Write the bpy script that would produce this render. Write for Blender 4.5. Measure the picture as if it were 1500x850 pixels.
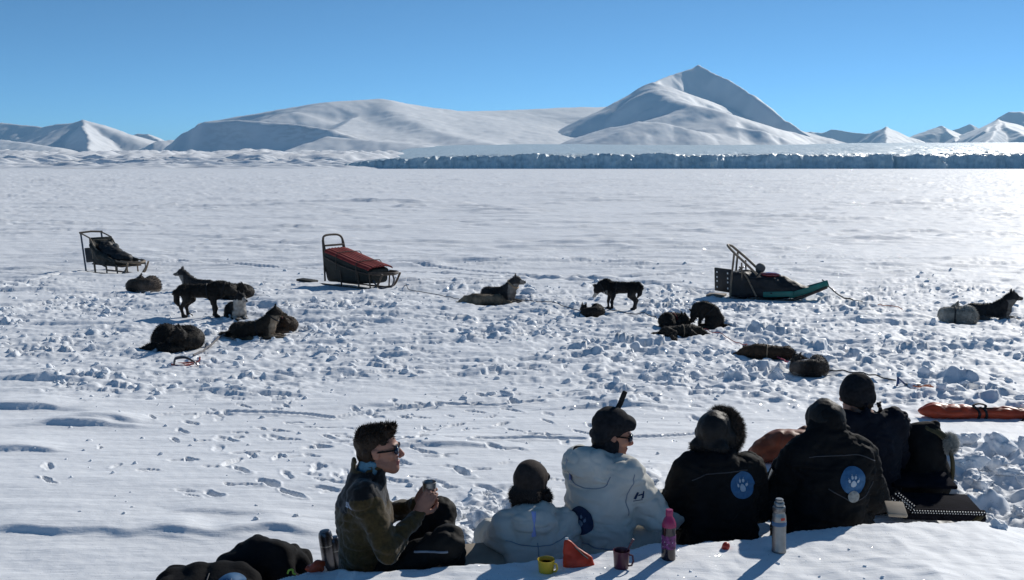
import bpy, bmesh, math, random
import numpy as np
from math import sin, cos, pi, radians
from mathutils import Vector, Matrix
from mathutils.bvhtree import BVHTree

for o in list(bpy.data.objects):
    bpy.data.objects.remove(o, do_unlink=True)
SC = bpy.context.scene
COL = SC.collection

# ------------------------------------------------------------------ camera
CAM_H = 2.5
F_PX = 1458.33
PITCH = math.atan((425 - 245) / F_PX)
cam_data = bpy.data.cameras.new('camera')
cam_data.sensor_width = 36
cam_data.lens = 35
cam_data.clip_start = 0.1
cam_data.clip_end = 60000
cam = bpy.data.objects.new('camera', cam_data)
COL.objects.link(cam)
cam.location = (0, 0, CAM_H)
cam.rotation_euler = (pi / 2 - PITCH, 0, 0)
SC.camera = cam

# ------------------------------------------------------------------ sky, sun, exposure
SUN_AZ = radians(36)      # to the right of the view axis
SUN_EL = radians(28.5)
world = bpy.data.worlds.new('World')
SC.world = world
world.use_nodes = True
wn = world.node_tree.nodes
wl = world.node_tree.links
bg = wn['Background']
sky = wn.new('ShaderNodeTexSky')
sky.sky_type = 'NISHITA'
sky.sun_disc = False
sky.sun_elevation = SUN_EL
sky.sun_rotation = SUN_AZ
sky.altitude = 8000
sky.air_density = 1.0
sky.dust_density = 0.7
sky.ozone_density = 4.0
tint = wn.new('ShaderNodeMix'); tint.data_type = 'RGBA'; tint.blend_type = 'MULTIPLY'
tint.inputs[0].default_value = 1
tint.inputs[7].default_value = (.60, .82, .76, 1)       # the camera's cool white balance
wl.new(sky.outputs[0], tint.inputs[6])
wl.new(tint.outputs[2], bg.inputs[0])
bg.inputs[1].default_value = 0.15
sun_data = bpy.data.lights.new('sun', 'SUN')
sun_data.energy = 3.75
sun_data.angle = radians(0.53)
sun_data.color = (1.0, 0.955, 0.885)
sun = bpy.data.objects.new('sun', sun_data)
COL.objects.link(sun)
SUN_DIR = Vector((sin(SUN_AZ) * cos(SUN_EL), cos(SUN_AZ) * cos(SUN_EL), sin(SUN_EL)))
sun.rotation_euler = (-SUN_DIR).to_track_quat('-Z', 'Y').to_euler()
SC.view_settings.view_transform = 'Standard'
SC.view_settings.look = 'None'
SC.view_settings.exposure = 0.10
SC.view_settings.gamma = 1
SC.view_settings.use_curve_mapping = False
SC.render.engine = 'CYCLES'
SC.cycles.max_bounces = 6
SC.cycles.diffuse_bounces = 3
SC.cycles.use_denoising = True

# ------------------------------------------------------------------ pixel rays (photograph pixels to places in the world)
_cp, _sp = cos(PITCH), sin(PITCH)
def ray(px, py):
    u = (px - 750) / F_PX
    v = (425 - py) / F_PX
    return (u, _cp + v * _sp, -_sp + v * _cp)
def at_y(px, py, Y):
    d = ray(px, py)
    s = Y / d[1]
    return (d[0] * s, Y, CAM_H + d[2] * s)
def at_z(px, py, z):
    d = ray(px, py)
    s = (z - CAM_H) / d[2]
    return (d[0] * s, d[1] * s, z)

# ------------------------------------------------------------------ noise
def _h2(ix, iy, seed):
    h = (ix * 374761393 + iy * 668265263 + seed * 974711) & 0xffffffff
    h = ((h ^ (h >> 13)) * 1274126177) & 0xffffffff
    return (h ^ (h >> 16)) & 0xffffffff
def vnoise(x, y, seed=0):
    x = np.asarray(x, float); y = np.asarray(y, float)
    xi = np.floor(x); yi = np.floor(y)
    fx = x - xi; fy = y - yi
    ix = xi.astype(np.int64); iy = yi.astype(np.int64)
    def g(a, b, dx, dy):
        an = _h2(a, b, seed).astype(float) * (2 * pi / 4294967296.0)
        return np.cos(an) * dx + np.sin(an) * dy
    ux = fx * fx * fx * (fx * (fx * 6 - 15) + 10)
    uy = fy * fy * fy * (fy * (fy * 6 - 15) + 10)
    a = g(ix, iy, fx, fy); b = g(ix + 1, iy, fx - 1, fy)
    c = g(ix, iy + 1, fx, fy - 1); d = g(ix + 1, iy + 1, fx - 1, fy - 1)
    return 1.5 * ((a * (1 - ux) + b * ux) * (1 - uy) + (c * (1 - ux) + d * ux) * uy)
def fbm(x, y, oct=4, seed=0, gain=.5):
    s = 0; a = 1
    for i in range(oct):
        s = s + a * vnoise(x * 2 ** i + 17.3 * i, y * 2 ** i - 9.1 * i, seed + i)
        a *= gain
    return s
def worley(x, y, seed=0):
    x = np.asarray(x, float); y = np.asarray(y, float)
    ix = np.floor(x).astype(np.int64); iy = np.floor(y).astype(np.int64)
    best = np.full(x.shape, 9.0); rnd = np.zeros(x.shape); sec = np.full(x.shape, 9.0)
    for dx in (-1, 0, 1):
        for dy in (-1, 0, 1):
            a = ix + dx; b = iy + dy
            h = _h2(a, b, seed)
            px = a + (h & 0xffff) / 65536.0
            py = b + (h >> 16) / 65536.0
            d = np.hypot(px - x, py - y)
            m = d < best
            sec = np.where(m, best, np.minimum(sec, d))
            rnd = np.where(m, _h2(a, b, seed + 77) / 4294967296.0, rnd)
            best = np.where(m, d, best)
    return best, sec, rnd
def n3(p, seed=0):
    """smooth 3D noise on an (n,3) array"""
    x, y, z = p[:, 0], p[:, 1], p[:, 2]
    xi, yi, zi = np.floor(x), np.floor(y), np.floor(z)
    fx, fy, fz = x - xi, y - yi, z - zi
    ix, iy, iz = xi.astype(np.int64), yi.astype(np.int64), zi.astype(np.int64)
    ux, uy, uz = [f * f * (3 - 2 * f) for f in (fx, fy, fz)]
    def r(a, b, c):
        return _h2(a + c * 7919, b + c * 104729, seed) / 2147483648.0 - 1
    def lerp(a, b, t): return a + (b - a) * t
    return lerp(lerp(lerp(r(ix, iy, iz), r(ix + 1, iy, iz), ux), lerp(r(ix, iy + 1, iz), r(ix + 1, iy + 1, iz), ux), uy),
                lerp(lerp(r(ix, iy, iz + 1), r(ix + 1, iy, iz + 1), ux), lerp(r(ix, iy + 1, iz + 1), r(ix + 1, iy + 1, iz + 1), ux), uy), uz)
def sstep(a, b, x):
    t = np.clip((x - a) / (b - a), 0, 1)
    return t * t * (3 - 2 * t)

# ------------------------------------------------------------------ objects
def mesh_obj(name, verts, faces, mat=None, parent=None, smooth=True, colors=None):
    me = bpy.data.meshes.new(name)
    verts = np.asarray(verts, np.float32)
    if isinstance(faces, np.ndarray) and faces.ndim == 2:
        n, k = faces.shape
        me.vertices.add(len(verts)); me.vertices.foreach_set('co', verts.ravel())
        me.loops.add(n * k); me.loops.foreach_set('vertex_index', faces.astype(np.int32).ravel())
        me.polygons.add(n)
        me.polygons.foreach_set('loop_start', np.arange(0, n * k, k, dtype=np.int32))
        me.polygons.foreach_set('loop_total', np.full(n, k, np.int32))
        me.update(calc_edges=True)
        me.validate()
    else:
        me.from_pydata([tuple(map(float, v)) for v in verts], [], [tuple(int(i) for i in f) for f in faces])
        me.update()
    if smooth:
        me.polygons.foreach_set('use_smooth', np.ones(len(me.polygons), bool))
    if colors is not None:
        at = me.color_attributes.new('Col', 'FLOAT_COLOR', 'POINT')
        c = np.ones((len(me.vertices), 4), np.float32)
        c[:, :3] = colors
        at.data.foreach_set('color', c.ravel())
    if mat is not None:
        me.materials.append(mat)
    o = bpy.data.objects.new(name, me)
    COL.objects.link(o)
    if parent is not None:
        o.parent = parent
    return o
def thing(name, label, cat, loc=(0, 0, 0), rotz=0, group=None, rot=None):
    o = bpy.data.objects.new(name, None)
    COL.objects.link(o)
    o.empty_display_size = .1
    o.location = loc
    o.rotation_euler = rot if rot is not None else (0, 0, rotz)
    o['label'] = label; o['category'] = cat
    if group: o['group'] = group
    return o
def tag(o, label, cat, group=None):
    o['label'] = label; o['category'] = cat
    if group: o['group'] = group
    return o

class MB:
    """collects boxes, tubes, lofts and sheets into one mesh"""
    def __init__(self): self.v = []; self.f = []
    def add(self, vs, fs):
        b = len(self.v)
        self.v += [tuple(x) for x in vs]
        self.f += [tuple(i + b for i in f) for f in fs]
        return self
    def box(self, c, s, M=None, bev=.0):
        x, y, z = s[0] / 2, s[1] / 2, s[2] / 2
        if bev <= 0: bev = min(x, y, z) * .25
        bm = bmesh.new()
        bmesh.ops.create_cube(bm, size=1)
        for v in bm.verts: v.co = Vector((v.co.x * 2 * x, v.co.y * 2 * y, v.co.z * 2 * z))
        bmesh.ops.bevel(bm, geom=bm.edges[:], offset=bev, segments=2, profile=.5, affect='EDGES')
        vs = [(M @ v.co if M is not None else v.co) + Vector(c) for v in bm.verts]
        bm.verts.index_update()
        fs = [[v.index for v in f.verts] for f in bm.faces]
        bm.free()
        return self.add(vs, fs)
    def tube(self, pts, r, n=8, cap=True, flat=1.0, up=None):
        pts = [Vector(p) for p in pts]
        m = len(pts)
        rs = r if hasattr(r, '__len__') else [r] * m
        t0 = (pts[1] - pts[0]).normalized()
        u = Vector(up) if up is not None else (Vector((0, 0, 1)) if abs(t0.z) < .9 else Vector((1, 0, 0)))
        u = (u - t0 * u.dot(t0)).normalized()
        vs = []
        for i in range(m):
            t = (pts[min(i + 1, m - 1)] - pts[max(i - 1, 0)]).normalized()
            u = (u - t * u.dot(t))
            u = u.normalized() if u.length > 1e-6 else t.orthogonal().normalized()
            w = t.cross(u)
            for k in range(n):
                a = 2 * pi * k / n
                vs.append(pts[i] + (u * cos(a) * flat + w * sin(a)) * rs[i])
        fs = []
        for i in range(m - 1):
            for k in range(n):
                a = i * n + k; b = i * n + (k + 1) % n
                fs.append((a, b, b + n, a + n))
        if cap:
            fs.append(tuple(range(n - 1, -1, -1)))
            fs.append(tuple((m - 1) * n + k for k in range(n)))
        return self.add(vs, fs)
    def loft(self, rings, cap=True):
        n = len(rings[0]); vs = [p for r in rings for p in r]; fs = []
        for i in range(len(rings) - 1):
            for k in range(n):
                a = i * n + k; b = i * n + (k + 1) % n
                fs.append((a, b, b + n, a + n))
        if cap:
            fs.append(tuple(range(n - 1, -1, -1)))
            fs.append(tuple((len(rings) - 1) * n + k for k in range(n)))
        return self.add(vs, fs)
    def lathe(self, prof, n=24, c=(0, 0, 0)):
        vs = []; fs = []
        for r, z in prof:
            for k in range(n):
                a = 2 * pi * k / n
                vs.append((c[0] + r * cos(a), c[1] + r * sin(a), c[2] + z))
        for i in range(len(prof) - 1):
            for k in range(n):
                a = i * n + k; b = i * n + (k + 1) % n
                fs.append((a, b, b + n, a + n))
        if prof[0][0] > 1e-5: fs.append(tuple(range(n - 1, -1, -1)))
        if prof[-1][0] > 1e-5: fs.append(tuple((len(prof) - 1) * n + k for k in range(n)))
        return self.add(vs, fs)
    def build(self, name, mat, parent=None, smooth=True):
        o = mesh_obj(name, self.v, self.f, mat, parent, smooth)
        if smooth:
            try: o.data.set_sharp_from_angle(angle=radians(40))
            except Exception: pass
        return o
def curve_pts(ctrl, n=10):
    """Catmull-Rom through the control points"""
    P = [Vector(p) for p in ctrl]
    P = [P[0] * 2 - P[1]] + P + [P[-1] * 2 - P[-2]]
    out = []
    for i in range(1, len(P) - 2):
        for k in range(n):
            t = k / n
            a, b, c, d = P[i - 1], P[i], P[i + 1], P[i + 2]
            out.append(.5 * ((2 * b) + (c - a) * t + (2 * a - 5 * b + 4 * c - d) * t * t + (3 * b - a - 3 * c + d) * t ** 3))
    out.append(P[-2])
    return out

# ------------------------------------------------------------------ signed distance modelling
class SDF:
    def __init__(self, lo, hi, h):
        self.lo = np.array(lo, float); self.h = h
        self.n = np.ceil((np.array(hi) - self.lo) / h).astype(int) + 1
        self.F = np.full(self.n, 1.0, np.float32)
        self.ax = [self.lo[i] + np.arange(self.n[i]) * h for i in range(3)]
    def _sl(self, lo, hi, m):
        s = []
        for i in range(3):
            a = int(np.floor((lo[i] - m - self.lo[i]) / self.h)); b = int(np.ceil((hi[i] + m - self.lo[i]) / self.h)) + 1
            s.append(slice(max(a, 0), max(min(b, self.n[i]), 0)))
        return tuple(s)
    def _grid(self, sl):
        return (self.ax[0][sl[0]][:, None, None], self.ax[1][sl[1]][None, :, None], self.ax[2][sl[2]][None, None, :])
    def _put(self, sl, d, k, sub=False):
        a = self.F[sl]
        if sub:
            d = -d
            hh = np.maximum(k - np.abs(a - d), 0) / max(k, 1e-6)
            self.F[sl] = np.maximum(a, d) + hh * hh * k * .25
        else:
            hh = np.maximum(k - np.abs(a - d), 0) / max(k, 1e-6)
            self.F[sl] = np.minimum(a, d) - hh * hh * k * .25
    def cap(self, a, b, ra, rb=None, k=.03, sub=False, sq=None):
        """tapered limb from a to b"""
        rb = ra if rb is None else rb
        a = np.array(a, float); b = np.array(b, float)
        R = max(ra, rb)
        sl = self._sl(np.minimum(a, b), np.maximum(a, b), R + k + 2 * self.h)
        X, Y, Z = self._grid(sl)
        ab = b - a; L = max(ab @ ab, 1e-9)
        px, py, pz = X - a[0], Y - a[1], Z - a[2]
        t = np.clip((px * ab[0] + py * ab[1] + pz * ab[2]) / L, 0, 1)
        d = np.sqrt((px - t * ab[0]) ** 2 + (py - t * ab[1]) ** 2 + (pz - t * ab[2]) ** 2) - (ra + (rb - ra) * t)
        self._put(sl, d, k, sub); return self
    def chain(self, pts, rs, k=.03):
        for i in range(len(pts) - 1):
            self.cap(pts[i], pts[i + 1], rs[i], rs[i + 1], k)
        return self
    def ell(self, c, r, k=.03, R=None, sub=False):
        """ellipsoid; R: 3x3 matrix whose columns are the axes"""
        c = np.array(c, float); r = np.array(r, float)
        m = r if R is None else np.full(3, r.max())
        sl = self._sl(c - m, c + m, k + 2 * self.h)
        X, Y, Z = self._grid(sl)
        p = [X - c[0], Y - c[1], Z - c[2]]
        if R is not None:
            R = np.array(R, float)
            p = [p[0] * R[0, i] + p[1] * R[1, i] + p[2] * R[2, i] for i in range(3)]
        k0 = np.sqrt((p[0] / r[0]) ** 2 + (p[1] / r[1]) ** 2 + (p[2] / r[2]) ** 2)
        k1 = np.sqrt((p[0] / r[0] ** 2) ** 2 + (p[1] / r[1] ** 2) ** 2 + (p[2] / r[2] ** 2) ** 2)
        d = k0 * (k0 - 1) / np.maximum(k1, 1e-6)
        self._put(sl, d, k, sub); return self
    def box(self, c, s, rad=.02, k=.02, R=None, sub=False):
        c = np.array(c, float); s = np.array(s, float) / 2
        m = s if R is None else np.full(3, np.linalg.norm(s))
        sl = self._sl(c - m, c + m, k + 2 * self.h)
        X, Y, Z = self._grid(sl)
        p = [X - c[0], Y - c[1], Z - c[2]]
        if R is not None:
            R = np.array(R, float)
            p = [p[0] * R[0, i] + p[1] * R[1, i] + p[2] * R[2, i] for i in range(3)]
        q = [np.abs(p[i]) - s[i] + rad for i in range(3)]
        d = np.sqrt(sum(np.maximum(x, 0) ** 2 for x in q)) + np.minimum(np.maximum(np.maximum(q[0], q[1]), q[2]), 0) - rad
        self._put(sl, d, k, sub); return self
    def wrinkle(self, amp, scale, seed=0, stretch=(1, 1, 1), ridged=True):
        near = np.abs(self.F) < amp * 3 + self.h * 3
        i, j, k = np.nonzero(near)
        p = np.stack([self.ax[0][i] * stretch[0], self.ax[1][j] * stretch[1], self.ax[2][k] * stretch[2]], 1) * scale
        w = n3(p * .5 + 5.3, seed + 9)[:, None] * .8
        v = n3(p + w, seed)
        if ridged: v = 1 - 2 * np.abs(v) ** .8
        v = v + .4 * n3(p * 2.3 + 3.1, seed + 3)
        self.F[i, j, k] += (amp * v).astype(np.float32)
        return self
    def below(self, z):
        """cut away everything under z"""
        self.F = np.maximum(self.F, (z - self.ax[2])[None, None, :].astype(np.float32)); return self
    def plane_cut(self, p, n):
        X, Y, Z = self._grid((slice(None),) * 3)
        self.F = np.maximum(self.F, ((X - p[0]) * n[0] + (Y - p[1]) * n[1] + (Z - p[2]) * n[2]).astype(np.float32)); return self
    def band(self, p, n, half, off, reach=9):
        """a strap hugging the form where a slab crosses it"""
        n = np.array(n, float); n /= np.linalg.norm(n)
        X, Y, Z = self._grid((slice(None),) * 3)
        s = np.abs((X - p[0]) * n[0] + (Y - p[1]) * n[1] + (Z - p[2]) * n[2]) - half
        s = np.maximum(s, np.sqrt((X - p[0]) ** 2 + (Y - p[1]) ** 2 + (Z - p[2]) ** 2) - reach)
        o = SDF.__new__(SDF); o.lo, o.h, o.n, o.ax = self.lo, self.h, self.n, self.ax
        o.F = np.maximum(np.maximum(self.F - off, s), -(self.F + 2.2 * self.h)).astype(np.float32)
        return o
    def mesh(self):
        F = self.F.copy()
        for a in range(3):      # close at the border
            sl = [slice(None)] * 3
            for e in (0, -1):
                sl[a] = e; F[tuple(sl)] = np.maximum(F[tuple(sl)], self.h * .5)
        S = F < 0
        cnt = sum(S[a:S.shape[0] - 1 + a, b:S.shape[1] - 1 + b, c:S.shape[2] - 1 + c].astype(np.int8) for a in (0, 1) for b in (0, 1) for c in (0, 1))
        act = (cnt > 0) & (cnt < 8)
        I, J, K = np.nonzero(act)
        idx = np.full(act.shape, -1, np.int64); idx[I, J, K] = np.arange(len(I))
        cor = [(a, b, c) for a in (0, 1) for b in (0, 1) for c in (0, 1)]
        val = {c: F[I + c[0], J + c[1], K + c[2]] for c in cor}
        pos = np.zeros((len(I), 3)); num = np.zeros(len(I))
        for c in cor:
            for ax in range(3):
                if c[ax] == 0:
                    d = list(c); d[ax] = 1; d = tuple(d)
                    fa, fb = val[c], val[d]
                    m = (fa < 0) != (fb < 0)
                    t = np.where(m, fa / np.where(m, fa - fb, 1), 0)
                    q = np.tile(np.array(c, float), (len(I), 1)); q[:, ax] = t
                    pos += q * m[:, None]; num += m
        V = (np.stack([I, J, K], 1) + pos / np.maximum(num, 1)[:, None]) * self.h + self.lo
        faces = []
        for ax in range(3):
            u, v = [(1, 2), (2, 0), (0, 1)][ax]
            sa = [slice(1, -1)] * 3; sb = [slice(1, -1)] * 3
            sa[ax] = slice(0, -1); sb[ax] = slice(1, None)
            A = S[tuple(sa)]; B = S[tuple(sb)]
            for flip, M in ((False, A & ~B), (True, ~A & B)):
                e = np.stack(np.nonzero(M), 1)
                if not len(e): continue
                off = np.ones(3, int); off[ax] = 0
                e = e + off
                def at(du, dv):
                    q = e.copy(); q[:, u] -= du; q[:, v] -= dv
                    return idx[q[:, 0], q[:, 1], q[:, 2]]
                quad = np.stack([at(1, 1), at(0, 1), at(0, 0), at(1, 0)], 1)
                faces.append(quad[:, ::-1] if flip else quad)
        Fc = np.concatenate(faces)
        Fc = Fc[(Fc >= 0).all(1)]
        return V, Fc
    def build(self, name, mat, parent=None, color=None, relax=1):
        V, Fc = self.mesh()
        for _ in range(relax):
            acc = np.zeros_like(V); n = np.zeros(len(V))
            for a in range(4):
                i, j = Fc[:, a], Fc[:, (a + 1) % 4]
                np.add.at(acc, i, V[j]); np.add.at(n, i, 1)
                np.add.at(acc, j, V[i]); np.add.at(n, j, 1)
            V = V * .5 + .5 * acc / np.maximum(n, 1)[:, None]
        cols = color(V) if color else None
        return mesh_obj(name, V, Fc, mat, parent, True, cols)
def frame(fwd, up=(0, 0, 1)):
    """3x3 with columns right, forward, up"""
    f = np.array(fwd, float); f /= np.linalg.norm(f)
    u = np.array(up, float)
    r = np.cross(f, u); r /= np.linalg.norm(r)
    u = np.cross(r, f)
    return np.stack([r, f, u], 1)
def euler3(x=0, y=0, z=0):
    return np.array(Matrix.Rotation(z, 3, 'Z') @ Matrix.Rotation(y, 3, 'Y') @ Matrix.Rotation(x, 3, 'X'))
def mesh_normals(o):
    me = o.data
    nv = np.empty(len(me.vertices) * 3, np.float32); me.vertices.foreach_get('normal', nv)
    cv = np.empty(len(me.vertices) * 3, np.float32); me.vertices.foreach_get('co', cv)
    return cv.reshape(-1, 3), nv.reshape(-1, 3)
def fur(body, name, count, length, mat, rng, lean=(0, 0, 0), keep=None, width=.006, colored=True, parent=None):
    """short tufts standing on a body's surface, one mesh"""
    co, no = mesh_normals(body)
    idx = np.arange(len(co))
    if keep is not None: idx = idx[keep(co)]
    if not len(idx): return None
    sel = rng.choice(idx, count)
    p = co[sel] + rng.normal(0, .006, (count, 3)) * .6; n = no[sel]
    d = n + np.array(lean)[None] + rng.normal(0, .35, (count, 3))
    d /= np.linalg.norm(d, axis=1)[:, None]
    s = np.cross(d, rng.normal(0, 1, (count, 3))); s /= np.linalg.norm(s, axis=1)[:, None] + 1e-9
    L = length * rng.uniform(.5, 1.2, count)[:, None]
    w = width
    v = np.stack([p - n * .006 - s * w, p - n * .006 + s * w, p + d * L], 1).reshape(-1, 3)
    f = np.arange(count * 3).reshape(-1, 3)
    cols = None
    if colored and 'Col' in body.data.color_attributes:
        c = np.empty(len(co) * 4, np.float32); body.data.color_attributes['Col'].data.foreach_get('color', c)
        c = c.reshape(-1, 4)[sel, :3] * rng.uniform(.7, 1.4, (count, 1))
        cols = np.repeat(c, 3, axis=0)
    return mesh_obj(name, v, f, mat, parent if parent is not None else body, False, cols)

# ------------------------------------------------------------------ materials
def _nodes(name):
    m = bpy.data.materials.new(name); m.use_nodes = True
    nt = m.node_tree
    return m, nt.nodes, nt.links, nt.nodes['Principled BSDF']
def mat(name, col, rough=.6, metal=0.0, var=(8, .25), bump=None, spec=.4, attr=False, sheen=0.0, trans=0.0, coat=0.0):
    m, N, L, P = _nodes(name)
    tc = N.new('ShaderNodeTexCoord')
    nz = N.new('ShaderNodeTexNoise'); nz.inputs['Scale'].default_value = var[0]; nz.inputs['Detail'].default_value = 5
    L.new(tc.outputs['Object'], nz.inputs['Vector'])
    mr = N.new('ShaderNodeMapRange')
    mr.inputs['From Min'].default_value = .3; mr.inputs['From Max'].default_value = .7
    mr.inputs['To Min'].default_value = 1 - var[1]; mr.inputs['To Max'].default_value = 1 + var[1]
    L.new(nz.outputs['Fac'], mr.inputs['Value'])
    mx = N.new('ShaderNodeVectorMath'); mx.operation = 'SCALE'
    if attr:
        a = N.new('ShaderNodeAttribute'); a.attribute_name = 'Col'
        L.new(a.outputs['Color'], mx.inputs[0])
    else:
        mx.inputs[0].default_value = col
    L.new(mr.outputs[0], mx.inputs['Scale'])
    L.new(mx.outputs[0], P.inputs['Base Color'])
    P.inputs['Roughness'].default_value = rough
    P.inputs['Metallic'].default_value = metal
    P.inputs['Specular IOR Level'].default_value = spec
    if sheen: P.inputs['Sheen Weight'].default_value = sheen
    if coat: P.inputs['Coat Weight'].default_value = coat
    if trans: P.inputs['Transmission Weight'].default_value = trans
    if bump:
        b = N.new('ShaderNodeBump'); b.inputs['Strength'].default_value = bump[1]; b.inputs['Distance'].default_value = bump[2]
        n2 = N.new('ShaderNodeTexNoise'); n2.inputs['Scale'].default_value = bump[0]; n2.inputs['Detail'].default_value = 4
        L.new(tc.outputs['Object'], n2.inputs['Vector'])
        L.new(n2.outputs['Fac'], b.inputs['Height'])
        L.new(b.outputs[0], P.inputs['Normal'])
    return m

def snow_material(name, base, layers, rough=.5, spec=.35, glint=False):
    """layers: (scale xyz, detail, bump distance)"""
    m, N, L, P = _nodes(name)
    geo = N.new('ShaderNodeNewGeometry')
    prev = None
    for sc, det, dist in layers:
        mp = N.new('ShaderNodeMapping'); mp.inputs['Scale'].default_value = sc
        L.new(geo.outputs['Position'], mp.inputs['Vector'])
        nz = N.new('ShaderNodeTexNoise'); nz.inputs['Scale'].default_value = 1; nz.inputs['Detail'].default_value = det
        nz.inputs['Roughness'].default_value = .55
        L.new(mp.outputs[0], nz.inputs['Vector'])
        b = N.new('ShaderNodeBump'); b.inputs['Strength'].default_value = 1; b.inputs['Distance'].default_value = dist
        L.new(nz.outputs['Fac'], b.inputs['Height'])
        if prev: L.new(prev.outputs[0], b.inputs['Normal'])
        prev = b
    L.new(prev.outputs[0], P.inputs['Normal'])
    nz = N.new('ShaderNodeTexNoise'); nz.inputs['Scale'].default_value = .6; nz.inputs['Detail'].default_value = 6
    L.new(geo.outputs['Position'], nz.inputs['Vector'])
    rp = N.new('ShaderNodeMix'); rp.data_type = 'RGBA'
    L.new(nz.outputs['Fac'], rp.inputs[0])
    rp.inputs[6].default_value = (base[0] * .95, base[1] * .96, base[2] * .98, 1)
    rp.inputs[7].default_value = (*base, 1)
    L.new(rp.outputs[2], P.inputs['Base Color'])
    P.inputs['Roughness'].default_value = rough
    P.inputs['Specular IOR Level'].default_value = spec
    if glint:
        # scattered ice crystals: tiny flat facets that catch the sun
        vo = N.new('ShaderNodeTexVoronoi'); vo.inputs['Scale'].default_value = 90
        L.new(geo.outputs['Position'], vo.inputs['Vector'])
        cut = N.new('ShaderNodeMath'); cut.operation = 'LESS_THAN'; cut.inputs[1].default_value = .22
        L.new(vo.outputs['Distance'], cut.inputs[0])
        sep = N.new('ShaderNodeSeparateColor'); L.new(vo.outputs['Color'], sep.inputs[0])
        rare = N.new('ShaderNodeMath'); rare.operation = 'GREATER_THAN'; rare.inputs[1].default_value = .9
        L.new(sep.outputs[0], rare.inputs[0])
        both = N.new('ShaderNodeMath'); both.operation = 'MULTIPLY'
        L.new(cut.outputs[0], both.inputs[0]); L.new(rare.outputs[0], both.inputs[1])
        sub = N.new('ShaderNodeVectorMath'); sub.operation = 'SUBTRACT'; sub.inputs[1].default_value = (.5, .5, .5)
        L.new(vo.outputs['Color'], sub.inputs[0])
        sc = N.new('ShaderNodeVectorMath'); sc.operation = 'SCALE'; sc.inputs['Scale'].default_value = .9
        L.new(sub.outputs[0], sc.inputs[0])
        ad = N.new('ShaderNodeVectorMath'); ad.operation = 'ADD'
        L.new(geo.outputs['Normal'], ad.inputs[0]); L.new(sc.outputs[0], ad.inputs[1])
        nm = N.new('ShaderNodeVectorMath'); nm.operation = 'NORMALIZE'; L.new(ad.outputs[0], nm.inputs[0])
        gl = N.new('ShaderNodeBsdfGlossy'); gl.inputs['Roughness'].default_value = .12
        L.new(nm.outputs[0], gl.inputs['Normal'])
        ms = N.new('ShaderNodeMixShader')
        mu = N.new('ShaderNodeMath'); mu.operation = 'MULTIPLY'; mu.inputs[1].default_value = .6
        L.new(both.outputs[0], mu.inputs[0])
        L.new(mu.outputs[0], ms.inputs[0]); L.new(P.outputs[0], ms.inputs[1]); L.new(gl.outputs[0], ms.inputs[2])
        L.new(ms.outputs[0], N['Material Output'].inputs['Surface'])
    return m
# ================================================================== THE SETTING: snow
# the snow bench in front of the picnic: crest line (photo px, photo py, distance)
_crest = [(-200, 900, 5.0), (250, 900, 4.75), (330, 870, 4.72), (400, 852, 4.72), (455, 838, 4.95), (497, 835, 4.95), (522, 839, 4.78), (600, 834, 4.8), (690, 827, 4.86), (760, 823, 4.9),
          (850, 816, 4.95), (905, 806, 5.0), (960, 797, 5.05), (1060, 795, 5.12), (1130, 785, 5.2), (1200, 776, 5.28), (1290, 765, 5.36),
          (1440, 765, 5.5), (1500, 776, 5.55), (1800, 800, 5.6)]
_cw = [at_y(*c) for c in _crest]
CX = np.array([c[0] for c in _cw]); CY = np.array([c[1] for c in _cw]); CZ = np.array([c[2] for c in _cw])

def grooves_poly():
    L = [[(330, 598), (400, 599), (455, 603), (490, 608), (540, 598), (600, 590), (640, 588)],
         [(640, 585), (720, 588), (790, 583)],
         [(700, 655), (770, 650), (850, 652)],
         [(930, 648), (980, 645), (1030, 640)],
         [(0, 420), (120, 395), (260, 380), (420, 392), (560, 395), (700, 400), (900, 410), (1050, 420)],
         [(560, 383), (760, 398), (960, 412), (1060, 428)],
         [(600, 410), (800, 405), (1000, 400)],
         [(0, 455), (150, 430), (260, 425)]]
    out = []
    for i, l in enumerate(L):
        p = np.array([at_z(a, b, .05)[:2] for a, b in l])
        out.append((p, .05 if i < 4 else .12, .045 if i < 4 else .05))
    return out
GROOVES = grooves_poly()
_r = np.random.default_rng(5)
PRINTS = []
def walk(px0, py0, px1, py1, n, jit=.12):
    a = np.array(at_z(px0, py0, .1)[:2]); b = np.array(at_z(px1, py1, .1)[:2])
    d = b - a; ang = math.atan2(d[1], d[0]); nx = np.array([-sin(ang), cos(ang)])
    for i in range(n):
        p = a + d * (i + .5) / n + nx * (.11 if i % 2 else -.11) + _r.normal(0, jit * .4, 2)
        PRINTS.append((p[0], p[1], ang + _r.normal(0, .2), .14 * _r.uniform(.7, 1.1), .045 * _r.uniform(.5, 1.1), _r.uniform(.012, .035)))
walk(240, 590, 470, 750, 9); walk(420, 630, 620, 690, 7); walk(600, 640, 740, 600, 6); walk(700, 560, 900, 640, 7); walk(980, 570, 1090, 640, 5)
for _ in range(130):
    q = at_z(_r.normal(520, 190), _r.uniform(575, 750), .1)
    PRINTS.append((q[0], q[1], _r.normal(-.6, .5), .13 * _r.uniform(.4, 1.2), .03 * _r.uniform(.6, 1.5), _r.uniform(.008, .03)))
MOUNDS = [(*at_z(px, py, .1)[:2], lx, ly, h) for px, py, lx, ly, h in ((112, 612, .42, .5, .07), (165, 606, .3, .35, .05), (20, 586, .6, .5, .06), (10, 660, .45, .4, .05), (255, 803, .30, .16, .035), (330, 770, .3, .3, .02), (60, 800, .8, .5, .04), (640, 655, .5, .4, .04), (60, 545, .6, .5, .07), (330, 560, .5, .4, .05), (560, 580, .5, .4, .03), (900, 585, .6, .4, .05), (400, 800, .3, .3, .04))]
DENTS = []          # hollows melted and pressed by the dogs and sleds: filled when they are placed

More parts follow.
